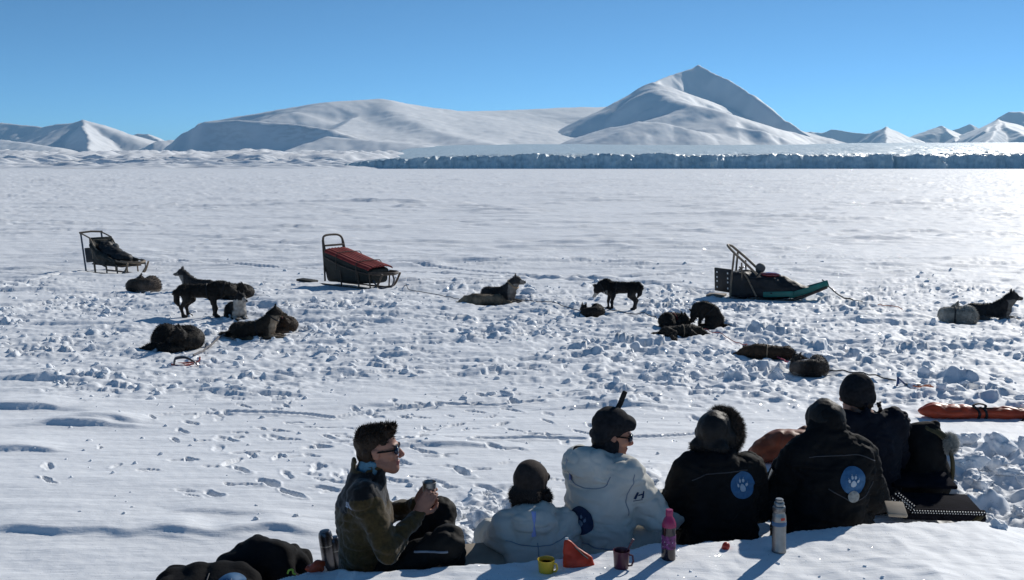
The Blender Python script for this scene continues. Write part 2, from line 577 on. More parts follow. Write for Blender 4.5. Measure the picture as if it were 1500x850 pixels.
def churn(X, Y):
    left = np.clip((X + 2) / 6, 0, 1)
    near = 11.3 - 1.9 * left
    m = sstep(near - .8, near + 1.0, Y + .9 * vnoise(X * .55, Y * .3, 41) * 1.6) * (1 - .75 * sstep(17.5, 24, Y + 1.4 * vnoise(X * .3, Y * .3, 43)))
    m = m * (1 - sstep(26, 34, Y)) * (1 - .6 * sstep(9, 13, np.abs(X)))
    patch = .5 + .5 * sstep(-.35, .35, vnoise(X * .45 + 3, Y * .28, 44))
    return m * patch
def rubble(X, Y):
    """big thrown blocks round the dug-out"""
    def blob(px, py, rx, ry):
        c = at_z(px, py, .2)
        return np.exp(-(((X - c[0]) / rx) ** 2 + ((Y - c[1]) / ry) ** 2))
    m = blob(1455, 705, .55, .75) + blob(1530, 690, .7, 1.0) + blob(1420, 730, .35, .5) + blob(1540, 760, .6, .5) + .5 * blob(705, 775, .3, .4) + .5 * blob(690, 745, .25, .3) + .6 * blob(960, 720, .3, .7) + .5 * blob(745, 730, .25, .3)
    return np.clip(m, 0, 1)
def ground_base(X, Y):
    X = np.asarray(X, float); Y = np.asarray(Y, float)
    z = .2 * (1 - sstep(6.4, 10.5, Y)) + .035 * vnoise(X / 3.1, Y / 3.7, 1) * (1 - .5 * sstep(30, 80, Y)) + .05 * vnoise(X / 9, Y / 11, 2) * sstep(5, 12, Y)
    yc = np.interp(X, CX, CY); zc = np.interp(X, CX, CZ)
    yc = yc + .025 * vnoise(X * 4, X * 0 + 2.2, 6) + .012 * vnoise(X * 13, X * 0 + 7, 7)
    top = zc + (yc - Y) * .012 + .02 * vnoise(X * 1.7, Y * 1.7, 8) * sstep(0, .25, yc - Y) + .006 * vnoise(X * 9, Y * 9, 9)
    k = sstep(-.0, .13, Y - yc + .02 * vnoise(X * 8, Y * 8, 10))
    floor = np.where(Y < 7.2, np.minimum(z, .22), z)
    return np.where(Y < yc + .4, top * (1 - k) + floor * k, z)
def ground_h(X, Y, fine=True):
    X = np.asarray(X, float); Y = np.asarray(Y, float)
    z = ground_base(X, Y)
    yc = np.interp(X, CX, CY)
    past = sstep(.1, .5, Y - yc)
    C = churn(X, Y)
    R = rubble(X, Y) * sstep(.12, .3, Y - yc)
    far = sstep(9.5, 14, Y)
    # wind-carved ridges, lying across the view
    wm = sstep(-.5, .5, vnoise(X / 7 + 1.7, Y / 5, 12))
    s1 = vnoise(X / 1.5 + .25 * Y, Y / .55, 13); s2 = vnoise(X / .6 + .3 * Y, Y / .23, 14)
    rid = (1 - np.abs(s1)) ** 2
    z = z + past * (.004 + .035 * far * (.35 + .65 * wm)) * (rid - .4) + past * (.003 + .014 * far) * s2
    # drift edges: low plates with a steeper lee side
    pl = sstep(.12, .42, vnoise(X / 2.1 + .3 * Y, Y / .5, 61)) * .05 * far
    pl = pl + sstep(.1, .4, vnoise(X / 5.5 + .2 * Y, Y / 1.3, 62) + .3 * vnoise(X / 1.4, Y / .5, 63)) * .085 * sstep(17, 28, Y)
    pl = pl + sstep(.1, .45, vnoise(X / 17 + .1 * Y, Y / 3.6, 64) + .35 * vnoise(X / 4, Y / 1.4, 65)) * .18 * sstep(34, 70, Y)
    pl = pl + sstep(.1, .5, vnoise(X / 30, Y / 10, 66) + .3 * vnoise(X / 9, Y / 4, 67)) * .25 * sstep(90, 200, Y)
    z = z + past * pl * (.3 + .7 * wm)
    z = z + past * .004 * vnoise(X * 3.5, Y * 6, 30) + .002 * vnoise(X * 12, Y * 14, 31)
    if fine:
        f, s, r = worley(X / .42 + .5 * vnoise(X * 2.5, Y * 2.5, 18), Y / .42 + .5 * vnoise(X * 2.5 + 9, Y * 2.5, 19), 20)
        l1 = np.maximum(0, .62 - f) * (r - .35) * 1.3
        f, s, r = worley(X / .19 + .4 * vnoise(X * 5, Y * 5, 21), Y / .19 + .4 * vnoise(X * 5 + 9, Y * 5, 22), 23)
        l2 = np.maximum(0, .6 - f) * (r - .3) * 1.3
        # broken crust: thrown-up slabs and trodden pits with steep edges
        bn = vnoise(X / .44, Y / .27, 71) + .45 * vnoise(X / .15, Y / .11, 72)
        dn = .25 + .75 * sstep(-.15, .35, vnoise(X / 1.9, Y / 1.3, 77))
        slab = sstep(.17, .36, bn) * dn * (.03 + .105 * np.clip(vnoise(X / .7, Y / .5, 73) + .2, 0, 1) + .022 * vnoise(X / .12, Y / .12, 76))
        pit = -sstep(.2, .32, vnoise(X / .38, Y / .21, 74) + .3 * vnoise(X / .12, Y / .1, 75)) * .065 * dn
        z = z + C * (.7 + .3 * sstep(-3, 3, X)) * (slab + pit + .10 * l1 * dn + .07 * l2 + .025 * vnoise(X * 1.6, Y * 1.6, 24) + .02 * vnoise(X * 9, Y * 9, 26))
        f, s, r = worley(X / .34 + .35 * vnoise(X * 3, Y * 3, 26), Y / .34 + .35 * vnoise(X * 3 + 4, Y * 3, 27), 28)
        z = z + R * (.03 + .36 * np.maximum(0, .65 - f) * (r - .1) + .05 * vnoise(X * 6, Y * 6, 29) + .02 * vnoise(X * 17, Y * 17, 32))
        for px, py, lx, ly, hh in MOUNDS:
            dx = (X - px) / lx; dy = Y - py + .06 * vnoise(X * 3, Y * 3, 37) + .12 * dx * dx * lx
            m = (np.abs(dx) < 2.5) & (np.abs(dy) < 3 * ly)
            if m.any():
                z[m] += hh * np.exp(-dx[m] ** 2 * (1 + .5 * vnoise(X[m] * 4, Y[m] * 4, 38))) * np.where(dy[m] > 0, np.exp(-(dy[m] / ly) ** 2), sstep(-.07, 0, dy[m]))
        for px, py, an, l, w, dep in PRINTS:
            m = (np.abs(X - px) < .35) & (np.abs(Y - py) < .35)
            if m.any():
                dx = X[m] - px + .022 * vnoise(X[m] * 9, Y[m] * 9, 35); dy = Y[m] - py + .022 * vnoise(X[m] * 9 + 5, Y[m] * 9, 36)
                a = (dx * cos(an) + dy * sin(an)) / l; b = (-dx * sin(an) + dy * cos(an)) / w
                q = np.sqrt(a * a + b * b)
                z[m] += -dep * (1 - sstep(.75, 1.1, q)) + .3 * dep * np.exp(-((q - 1.35) / .25) ** 2) * (.5 + vnoise(X[m] * 9, Y[m] * 9, 33))
        for P, w, dep in GROOVES:
            m = (X > P[:, 0].min() - 1) & (X < P[:, 0].max() + 1) & (Y > P[:, 1].min() - 1) & (Y < P[:, 1].max() + 1)
            if m.any():
                x = X[m]; y = Y[m] + .05 * vnoise(X[m] * .8, X[m] * 0, 34); d = np.full(x.shape, 9.0)
                for i in range(len(P) - 1):
                    a = P[i]; ab = P[i + 1] - a
                    t = np.clip(((x - a[0]) * ab[0] + (y - a[1]) * ab[1]) / (ab @ ab), 0, 1)
                    d = np.minimum(d, np.hypot(x - a[0] - t * ab[0], y - a[1] - t * ab[1]))
                z[m] += -dep * (1 - sstep(w * .5, w, d)) + .35 * dep * np.exp(-((d - w * 1.5) / (w * .4)) ** 2)
        for px, py, rx, dep in (DENTS if fine else []):
            m = (np.abs(X - px) < rx * 2) & (np.abs(Y - py) < rx * 2)
            if m.any():
                q = np.hypot(X[m] - px, Y[m] - py) / rx
                g0 = float(ground_base(np.array([px]), np.array([py]))[0])
                z[m] += (g0 - dep - z[m]) * (1 - sstep(.8, 1.25, q)) * .9
    return z
def gz(x, y):
    return float(ground_base(np.array([x]), np.array([y]))[0])
def on_ground(px, py, lift=0.0):
    """the snow point seen at a photo pixel: the first place its line of sight meets the snow"""
    d = ray(px, py)
    s = np.geomspace(3.4, 90, 9000)
    x = d[0] * s; y = d[1] * s; z = CAM_H + d[2] * s
    k = int(np.argmax(z <= ground_base(x, y)))
    return Vector((x[k], y[k], gz(x[k], y[k]) + lift))

M_SNOW = snow_material('snow', (.86, .875, .89), [((.22, 1.3, 1), 6, .075), ((1.6, 7, 4), 4, .007), ((24, 30, 26), 4, .0028), ((150, 150, 150), 2, .0007)], rough=.65, spec=.2, glint=True)
M_LUMP = snow_material('snow_lump', (.86, .875, .89), [((9, 9, 9), 4, .02), ((45, 45, 45), 4, .004)], rough=.6, spec=.25)

def build_ground():
    th = np.concatenate([np.arange(-180, -34, 2.5), np.arange(-34, -30, .25), np.arange(-30, 30, .058), np.arange(30, 34, .25), np.arange(34, 180, 2.5)])
    r = [1.2]
    while r[-1] < 26000:
        q = r[-1]
        r.append(q * (1.02 if q < 4.3 else 1.0033 if q < 19 else 1.0045 if q < 30 else 1.006 if q < 75 else 1.011 if q < 200 else 1.03 if q < 1500 else 1.12))
    r = np.array(r); t = np.radians(th)
    X = r[:, None] * np.sin(t)[None]; Y = r[:, None] * np.cos(t)[None]
    Z = np.zeros_like(X)
    fr = np.abs(th) < 40
    near = r < 60
    Z[:, fr] = ground_h(X[:, fr], Y[:, fr], False)
    sub = np.ix_(near, fr)
    Z[sub] = ground_h(X[sub], Y[sub], True)
    Z[:, ~fr] = np.where(np.abs(Y[:, ~fr]) < 4, .6, 0) * 0 + .6 * np.exp(-(r[:, None] / 5.2) ** 4)
    Z *= 1 - sstep(900, 1400, r)[:, None]
    nr, nt = X.shape
    V = np.stack([X, Y, Z], 2).reshape(-1, 3)
    V = np.concatenate([V, [[0, 0, .8]]])
    i = np.arange(nr - 1)[:, None] * nt; j = np.arange(nt)[None]; jn = (j + 1) % nt
    Q = np.stack([i + j, i + nt + j, i + nt + jn, i + jn], 2).reshape(-1, 4)
    # close the small disc under the photographer
    me_f = Q[:, ::-1]
    o = mesh_obj('snow_ground', V, np.ascontiguousarray(me_f), M_SNOW)
    bm = None
    o['kind'] = 'structure'
    return o

def ico(sub, seed):
    bm = bmesh.new(); bmesh.ops.create_icosphere(bm, subdivisions=sub, radius=1)
    v = np.array([x.co[:] for x in bm.verts]); f = np.array([[x.index for x in q.verts] for q in bm.faces])
    bm.free()
    rg = np.random.default_rng(seed)
    # knock flat faces off the ball, then roughen: a broken crust block
    for _ in range(6):
        n = rg.normal(0, 1, 3); n /= np.linalg.norm(n); c = rg.uniform(.4, .8)
        d = v @ n
        v = v - np.outer(np.maximum(d - c, 0) * .85, n)
    v = v * (1 + .30 * n3(v * 1.7 + seed * 3.3, seed) + .16 * n3(v * 4 + seed, seed + 1) + .09 * n3(v * 9 + seed, seed + 2) + (.05 * n3(v * 19 + seed, seed + 3) if sub > 3 else 0))[:, None]
    return v, f
def build_lumps():
    rg = np.random.default_rng(11)
    var2 = [ico(2, 100 + i) for i in range(10)]; var3 = [ico(4, 200 + i) for i in range(12)]
    VV = []; FF = []; PT = []; base = 0
    def put(x, y, s, var, sink=.35):
        nonlocal base
        v, f = var[rg.integers(len(var))]
        a = rg.uniform(0, 2 * pi); sc = s * np.array([rg.uniform(.8, 1.45), rg.uniform(.8, 1.3), rg.uniform(.5, .95)])
        R = euler3(rg.normal(0, .35), rg.normal(0, .35), a)
        w = (v * sc) @ R.T
        PT.append((x, y, s * (.5 - sink) * .8)); VV.append(w); FF.append(f + base); base += len(v)
    # churned band where the dogs lie
    y = rg.uniform(9.6, 27, 60000); x = rg.uniform(-.56, .56, 60000) * y
    c = churn(x, y); cl = .5 + .8 * vnoise(x * .9, y * .7, 51)
    ok = rg.uniform(0, 1, 60000) < c * c * cl
    for x_, y_ in list(zip(x[ok], y[ok]))[:1500]:
        s = .018 + .05 * rg.uniform() ** 3 + (.05 * rg.uniform() if rg.uniform() < .05 else 0)
        put(x_, y_, s, var2)
    # stray crumbs elsewhere
    for _ in range(220):
        y = rg.uniform(6.2, 11); x = rg.uniform(-.5, .52) * y
        put(x, y, .008 + .02 * rg.uniform() ** 3, var2)
    def pile(px, py, sx, sy, n, s0, s1):
        c = at_z(px, py, .25)
        for _ in range(n):
            x = c[0] + rg.normal(0, sx); y = c[1] + rg.normal(0, sy)
            if y < np.interp(x, CX, CY) + .12: continue
            # keep the bag and the mat clear
            s = s0 + (s1 - s0) * rg.uniform() ** 2
            if y > 5.7 and x < (1392 - 750) / F_PX * y * 1.0 + s and x > 1.0: continue
            put(x, y, s, var3, .25)
    pile(1470, 705, .35, .5, 40, .03, .13); pile(1515, 680, .4, .7, 40, .03, .12); pile(1455, 660, .25, .5, 14, .03, .09)
    pile(1505, 768, .22, .10, 12, .04, .13); pile(1475, 700, .5, .7, 120, .008, .03)
    pile(706, 785, .10, .2, 10, .06, .14); pile(692, 752, .12, .15, 6, .06, .12); pile(735, 740, .10, .2, 6, .04, .10); pile(680, 750, .22, .3, 40, .008, .03)
    pile(960, 725, .16, .35, 12, .03, .09); pile(985, 690, .12, .3, 7, .03, .08)
    # crumbs on the bench edge
    for px, py, s in [(1462, 772, .045), (430, 838, .06), (470, 836, .045), (395, 842, .05), (500, 832, .03)]:
        p = on_ground(px, py); put(p.x, p.y, s, var3, .3)
    for _ in range(18):
        px = rg.uniform(700, 1480); py = rg.uniform(800, 850)
        p = on_ground(px, py); put(p.x, p.y, .004 + .008 * rg.uniform() ** 2, var2)
    A = np.array(PT); Z = ground_h(A[:, 0], A[:, 1]) + A[:, 2]
    VV = [v + [a[0], a[1], z] for v, a, z in zip(VV, A, Z)]
    o = mesh_obj('snow_lumps', np.concatenate(VV), np.concatenate(FF), M_LUMP, smooth=True)
    o['kind'] = 'stuff'
    return o

# ================================================================== mountains and glacier
def mountain_material():
    m, N, L, P = _nodes('mountain_snow')
    geo = N.new('ShaderNodeNewGeometry')
    def noise(sc, det, dim=(1, 1, 1)):
        mp = N.new('ShaderNodeMapping'); mp.inputs['Scale'].default_value = tuple(sc * d for d in dim)
        L.new(geo.outputs['Position'], mp.inputs['Vector'])
        nz = N.new('ShaderNodeTexNoise'); nz.inputs['Scale'].default_value = 1; nz.inputs['Detail'].default_value = det
        L.new(mp.outputs[0], nz.inputs['Vector'])
        return nz
    a = N.new('ShaderNodeAttribute'); a.attribute_name = 'Col'       # red channel: bare rock
    n1 = noise(.02, 8, (1, 1, 3)); n2 = noise(.02, 5)
    th = N.new('ShaderNodeMapRange'); th.inputs['From Min'].default_value = .47; th.inputs['From Max'].default_value = .58
    L.new(n1.outputs['Fac'], th.inputs['Value'])
    mu = N.new('ShaderNodeMath'); mu.operation = 'MULTIPLY'
    L.new(th.outputs[0], mu.inputs[0]); L.new(a.outputs['Color'], mu.inputs[1])
    mx = N.new('ShaderNodeMix'); mx.data_type = 'RGBA'
    mx.inputs[6].default_value = (.90, .91, .925, 1); mx.inputs[7].default_value = (.16, .15, .15, 1)
    L.new(mu.outputs[0], mx.inputs[0])
    L.new(mx.outputs[2], P.inputs['Base Color'])
    b = N.new('ShaderNodeBump'); b.inputs['Distance'].default_value = 2.2; b.inputs['Strength'].default_value = .5
    L.new(n2.outputs['Fac'], b.inputs['Height'])
    L.new(b.outputs[0], P.inputs['Normal'])
    P.inputs['Roughness'].default_value = .7; P.inputs['Specular IOR Level'].default_value = .2
    return m
M_MTN = mountain_material()

def mountain(name, ridges, nx=260, ny=220, pad=500, seed=0, amp=10, gully=.06, soft=20, rock=None, xr=None, yr=None):
    """ridges: list of (points (px,py,distance), slope on the camera-left side, slope on the other side walking along it, crest rounding)"""
    R = []
    for pts, sl, sr, rnd, *cp in ridges:
        R.append((np.array([at_y(*p) for p in pts]), sl, sr, rnd, cp[0] if cp else None))
    allp = np.concatenate([r[0] for r in R])
    x0, x1 = (allp[:, 0].min() - pad, allp[:, 0].max() + pad) if xr is None else xr
    y0, y1 = (allp[:, 1].min() - pad, allp[:, 1].max() + pad) if yr is None else yr
    X, Y = np.meshgrid(np.linspace(x0, x1, nx), np.linspace(y0, y1, ny))
    wx = X + 40 * fbm(X / 300, Y / 300, 3, seed + 5) * gully * 10; wy = Y + 40 * fbm(X / 300 + 7, Y / 300, 3, seed + 6) * gully * 10
    Z = np.full(X.shape, -1e4)
    for P, sl, sr, rnd, cp in R:
        bd = np.full(X.shape, 1e9); bz = np.zeros(X.shape); bs = np.zeros(X.shape)
        for i in range(len(P) - 1):
            a = P[i]; b = P[i + 1]; ab = b[:2] - a[:2]
            ln = np.linalg.norm(ab)
            tr = ((wx - a[0]) * ab[0] + (wy - a[1]) * ab[1]) / (ab @ ab)
            t = np.clip(tr, 0, 1)
            dx = wx - a[0] - t * ab[0]; dy = wy - a[1] - t * ab[1]
            d = np.hypot(dx, dy)
            side = ab[0] * (wy - a[1]) - ab[1] * (wx - a[0])       # >0: left of the walking direction
            w = sstep(-1, 1, side / (ln * (d + 30)) * 2.5)
            s = sr * (1 - w) + sl * w
            if cp is not None:
                u = np.where((tr < 0) & (i == 0), -tr, np.where((tr > 1) & (i == len(P) - 2), tr - 1, 0)) * ln / (d + 1)
                cs = np.where(tr < 0, cp[0] if cp[0] is not None else s, cp[1] if cp[1] is not None else s)
                s = s + (cs - s) * np.clip(u * 1.3, 0, 1)
            k = np.clip(.5 + (bd - d) / 60, 0, 1)
            bz = bz + (a[2] + (b[2] - a[2]) * t - bz) * k; bs = bs + (s - bs) * k; bd = np.minimum(bd, d)
        z = bz - bs * (np.sqrt(bd * bd + rnd * rnd) - rnd)
        hh = np.maximum(soft - np.abs(Z - z), 0) / soft
        Z = np.maximum(Z, z) + hh * hh * soft * .25
    top = max(Z.max(), 1)
    rel = np.clip(Z / top, 0, 1)
    g = fbm(X / 220, Y / 500, 5, seed)
    Z = Z + amp * (g * (1 - .7 * rel)) + amp * .5 * fbm(X / 60, Y / 90, 3, seed + 3) * (1 - .6 * rel)
    C = np.zeros((X.size, 3))
    if rock is not None: C[:, 0] = rock(X, Y, Z).ravel()
    V = np.stack([X, Y, Z], 2).reshape(-1, 3)
    i = np.arange(ny - 1)[:, None] * nx; j = np.arange(nx - 1)[None]
    Q = np.stack([i + j, i + j + 1, i + nx + j + 1, i + nx + j], 2).reshape(-1, 4)
    keep = (V[Q][:, :, 2] > -40).any(1)
    Q = Q[keep]
    used = np.unique(Q); mp = np.full(len(V), -1); mp[used] = np.arange(len(used))
    V = V[used]; V[:, 2] = np.maximum(V[:, 2], -60)
    o = mesh_obj(name, V, mp[Q], M_MTN, colors=C[used])
    o['kind'] = 'structure'
    return o

def build_mountains():
    # the pyramid with its snow shoulder
    mountain('mountain', [
        ([(862, 203, 5600), (885, 175, 5700), (925, 141, 5780), (955, 123, 5800)], .45, 1.05, 110, (1.1, None)),
        ([(955, 123, 5800), (985, 110, 6050), (1022, 96, 6200)], .5, 1.0, 6),
        ([(1022, 96, 6200), (1045, 107, 6130), (1066, 116, 6060), (1100, 138, 5930), (1150, 178, 5720), (1195, 203, 5600)], .6, .92, 12),
        ([(955, 123, 5800), (965, 131, 5600), (985, 143, 5450), (1015, 156, 5300)], .4, .85, 110),
        ([(1015, 156, 5300), (1055, 167, 5200), (1100, 180, 5200), (1150, 193, 5300), (1200, 205, 5300)], .4, .33, 24),
        ([(900, 186, 5000), (935, 178, 4900), (975, 180, 4850), (1010, 190, 4800), (1040, 196, 4800)], .2, .34, 24),
        ([(1040, 188, 5000), (1075, 186, 4950), (1110, 192, 4900), (1140, 200, 4900)], .2, .5, 16),
    ], nx=380, ny=320, pad=350, seed=31, amp=4, soft=16, gully=.05, xr=(100, 2600), yr=(3700, 7200))
    # broad dome, its dark cut front and the snowfield to the right of it
    def rock(X, Y, Z):
        return (sstep(-1250, -1050, X) * (1 - sstep(-700, -520, X)) * sstep(100, 140, Z) * (1 - sstep(205, 230, Z)) * (Y < 5200) * .85 + .6 * sstep(.35, .6, vnoise(X / 400, Y / 260, 3)) * sstep(60, 120, Z) * (Y < 6000))
    mountain('mountain', [
        ([(238, 224, 5050), (272, 194, 5000), (300, 178, 5000), (350, 176, 4980), (400, 179, 4900), (440, 184, 4800), (480, 190, 4750), (530, 206, 4700)], .08, .80, 12, (.8, None)),
        ([(390, 177, 5900), (435, 165, 6050), (480, 150, 6300), (520, 147, 6450), (556, 146, 6500)], .1, .27, 40, (.75, None)),
        ([(560, 150, 7200), (600, 155, 7200), (640, 163, 7350), (700, 163, 7600), (760, 161, 7800), (850, 157, 7900), (893, 158, 7900)], .3, .135, 60, (.5, None)),
        ([(556, 146, 6500), (590, 170, 5800), (640, 192, 5200), (700, 207, 4700)], .20, .42, 60, (.5, .3)),
        ([(893, 157, 7900), (980, 165, 8000)], .3, .3, 40),
        ([(480, 200, 4500), (540, 206, 4400), (620, 213, 4300)], .05, .30, 20, (.7, .3)),
    ], nx=420, ny=300, pad=300, seed=47, amp=5, soft=24, rock=rock, xr=(-2100, 1900), yr=(2300, 8300))
    # far left range
    mountain('mountain', [
        ([(-80, 175, 8200), (0, 180, 8000), (30, 183, 7900), (60, 186, 7700), (95, 181, 7400), (120, 177, 7200)], .3, .62, 10),
        ([(120, 177, 7200), (126, 195, 6700), (131, 216, 6200)], .55, .80, 5),
        ([(120, 177, 7200), (150, 183, 7250), (180, 192, 7300), (213, 211, 7400)], .4, .48, 14),
        ([(-60, 195, 7000), (0, 205, 6600), (60, 213, 6200)], .2, .3, 30),
    ], nx=300, ny=240, pad=300, seed=59, amp=6, yr=(4800, 8600))
    mountain('mountain', [
        ([(192, 199, 8600), (205, 196, 8600), (218, 197, 8600), (245, 212, 8600)], .5, .85, 6),
        ([(218, 197, 8600), (232, 206, 8200), (250, 216, 7900)], .4, .7, 6),
    ], nx=120, ny=120, pad=200, seed=61, amp=8)
    mountain('mountain', [
        ([(215, 216, 5600), (235, 206, 5600), (250, 205, 5650), (275, 214, 5700)], .3, .6, 10),
    ], nx=120, ny=100, pad=250, seed=67, amp=14)
    # far right peaks
    mountain('mountain', [
        ([(1165, 197, 10500), (1187, 193, 10500), (1205, 195, 10500), (1219, 190, 10500), (1245, 194, 10400), (1275, 196, 10300)], .5, .8, 8),
        ([(1275, 196, 10300), (1297, 186, 10000), (1312, 195, 10050), (1330, 208, 10100)], .5, .62, 5),
        ([(1297, 186, 10000), (1299, 200, 9500), (1301, 212, 9000)], .45, .8, 5),
    ], nx=220, ny=180, pad=300, seed=71, amp=9)
    mountain('mountain', [
        ([(1340, 210, 10200), (1358, 192, 10200), (1377, 185, 10200), (1386, 188, 10100)], .5, .8, 5),
        ([(1386, 188, 10100), (1396, 200, 9700), (1404, 212, 9300)], .42, .75, 5),
        ([(1377, 185, 10200), (1392, 192, 10250), (1412, 200, 10300), (1440, 203, 10300)], .4, .4, 8),
    ], nx=180, ny=160, pad=250, seed=73, amp=9)
    mountain('mountain', [
        ([(1385, 195, 12500), (1402, 189, 12500), (1420, 182, 12500), (1437, 189, 12500), (1455, 196, 12500)], .5, .85, 5),
    ], nx=140, ny=120, pad=300, seed=79, amp=9)
    mountain('mountain', [
        ([(1452, 185, 9900), (1463, 172, 9900), (1478, 164, 9900), (1500, 164, 9950), (1540, 172, 10000), (1600, 190, 10000)], .5, .85, 5),
        ([(1463, 176, 9700), (1460, 186, 9200), (1452, 200, 8600), (1445, 212, 8200)], .75, .45, 5),
        ([(1463, 176, 9700), (1475, 186, 9200), (1500, 197, 8800)], .3, .6, 5),
        ([(1410, 210, 9000), (1440, 192, 9100), (1463, 176, 9700)], .5, .72, 5),
    ], nx=220, ny=200, pad=300, seed=83, amp=9)

def ice_material():
    m, N, L, P = _nodes('glacier_ice')
    geo = N.new('ShaderNodeNewGeometry')
    mp = N.new('ShaderNodeMapping'); mp.inputs['Scale'].default_value = (.09, .09, .02)
    L.new(geo.outputs['Position'], mp.inputs['Vector'])
    nz = N.new('ShaderNodeTexNoise'); nz.inputs['Scale'].default_value = 1; nz.inputs['Detail'].default_value = 8; nz.inputs['Roughness'].default_value = .7
    L.new(mp.outputs[0], nz.inputs['Vector'])
    cr = N.new('ShaderNodeValToRGB')
    cr.color_ramp.elements[0].position = .3; cr.color_ramp.elements[0].color = (.26, .38, .44, 1)
    cr.color_ramp.elements[1].position = .72; cr.color_ramp.elements[1].color = (.62, .76, .80, 1)
    e = cr.color_ramp.elements.new(.5); e.color = (.48, .62, .68, 1)
    L.new(nz.outputs['Fac'], cr.inputs[0])
    a = N.new('ShaderNodeAttribute'); a.attribute_name = 'Col'      # red: snow cover on top
    mx = N.new('ShaderNodeMix'); mx.data_type = 'RGBA'
    L.new(a.outputs['Color'], mx.inputs[0]); L.new(cr.outputs[0], mx.inputs[6]); mx.inputs[7].default_value = (.84, .87, .91, 1)
    L.new(mx.outputs[2], P.inputs['Base Color'])
    b = N.new('ShaderNodeBump'); b.inputs['Distance'].default_value = 3; b.inputs['Strength'].default_value = .7
    L.new(nz.outputs['Fac'], b.inputs['Height']); L.new(b.outputs[0], P.inputs['Normal'])
    P.inputs['Roughness'].default_value = .45
    return m
def build_glacier():
    M = ice_material()
    # calving front: columns of the cliff, then the crevassed surface rising behind it
    X = np.arange(-262, 1500, 1.6)
    Yf = 1480 + 22 * fbm(X / 120, X * 0, 4, 91) + 8 * vnoise(X / 28, X * 0, 90) + 4 * vnoise(X / 9, X * 0, 92) + 1.5 * vnoise(X / 3.5, X * 0, 93) + .00002 * (X - 400) ** 2
    H = np.interp(X, [-262, -245, -200, -120, 60, 400, 640, 900, 1500], [1, 8, 13, 18, 21, 20, 20, 22, 24]) * (1 + .20 * fbm(X / 60, X * 0, 5, 94)) + 1.6 * vnoise(X / 7, X * 0, 95)
    Hs = np.interp(X, [-262, -245, -200, -120, 60, 400, 640, 900, 1500], [1, 8, 13, 18, 21, 20, 20, 22, 24])
    rows = []; cols = []
    tz = np.linspace(0, 1, 13)
    for t in tz:
        z = -1.5 + (H + 1.5) * t
        y = Yf + 9.0 * t ** 1.6 + 3.2 * vnoise(X / 9, z / 7 + X * 0, 96) + 1.4 * vnoise(X / 3.2, z / 3.5 + X * 0, 97)
        rows.append(np.stack([X, y, z], 1)); cols.append(np.clip((.9 * (t > .97)) + .8 * sstep(.1, .5, vnoise(X / 12, z / 6 + X * 0, 89)) * (t > .25), 0, 1))
    dist = np.concatenate([np.array([4, 8, 13, 19, 26]), np.geomspace(33, 4200, 150)])
    for d in dist:
        y = Yf + 9 + d
        fade = 1 / (1 + d / 2200)
        rough = np.interp(X, [-262, 0, 500, 720, 900, 1500], [.6, .8, 1.2, 1.9, 2.6, 2.6])
        xx = X * (1 + d / 3600)
        k = 1 + d / 250; yy = 250 * np.log(k) + Yf * .3; xk = xx / k
        crev = np.abs(vnoise(xk / 30 + yy / 90, yy / 14, 98)); bump = vnoise(xk / 70, yy / 30, 99)
        z = Hs + (H - Hs) * np.exp(-d / 14) + (.012 * d + .018 * np.maximum(d - 500, 0)) + rough * fade * (3.6 * bump - 11.0 * np.clip(.22 - crev, 0, 1) + 1.0 * vnoise(xk / 9, yy / 7, 100))
        rows.append(np.stack([xx, y, z], 1))
        cols.append(np.clip(1.25 + .7 * vnoise(xk / 50, yy / 9, 101) - .4 * sstep(250, 800, X) - 2.2 * np.clip(.22 - crev, 0, 1), 0, 1))
    V = np.concatenate(rows); C = np.zeros((len(V), 3)); C[:, 0] = np.concatenate(cols)
    n = len(X); i = np.arange(len(rows) - 1)[:, None] * n; j = np.arange(n - 1)[None]
    Q = np.stack([i + j, i + j + 1, i + n + j + 1, i + n + j], 2).reshape(-1, 4)
    o = mesh_obj('glacier', V, Q, M, colors=C, smooth=False)
    o['kind'] = 'structure'
    # low snow-covered moraine to the left of the ice
    nx, ny = 620, 260
    xs = np.linspace(-2400, -60, nx); ys = np.concatenate([np.linspace(1330, 1700, 120), np.geomspace(1704, 4700, ny - 120)])
    Xg, Yg = np.meshgrid(xs, ys)
    d = Yg - 1380 - 40 * fbm(Xg / 150, Xg * 0 + 3, 3, 103)
    z = 26 * (1 - np.exp(-np.maximum(d, 0) / 260)) * (.75 + .5 * fbm(Xg / 160, Yg / 130, 4, 104)) + .014 * np.maximum(d - 300, 0)
    z += (1 - np.exp(-np.maximum(d, 0) / 60)) * (4.2 * fbm(Xg / 45, Yg / 30, 4, 105) + 6 * (1 - np.abs(vnoise(Xg / 80, Yg / 26, 106))) ** 3 - 1.5)
    edge = 1 - sstep(-290, -130, Xg + .02 * (Yg - 1500))
    z = z * edge - 3 * (1 - edge) - 1.2 * (d < 0)
    C = np.zeros((Xg.size, 3))
    C[:, 0] = (sstep(.1, .6, vnoise(Xg / 110, Yg / 40, 107)) * sstep(-1100, -800, Xg) * (Yg < 1800) * .9).ravel()
    i = np.arange(ny - 1)[:, None] * nx; j = np.arange(nx - 1)[None]
    Q = np.stack([i + j, i + j + 1, i + nx + j + 1, i + nx + j], 2).reshape(-1, 4)
    o = mesh_obj('moraine_hills', np.stack([Xg, Yg, z], 2).reshape(-1, 3), Q, M_MTN, colors=C)
    o['kind'] = 'structure'

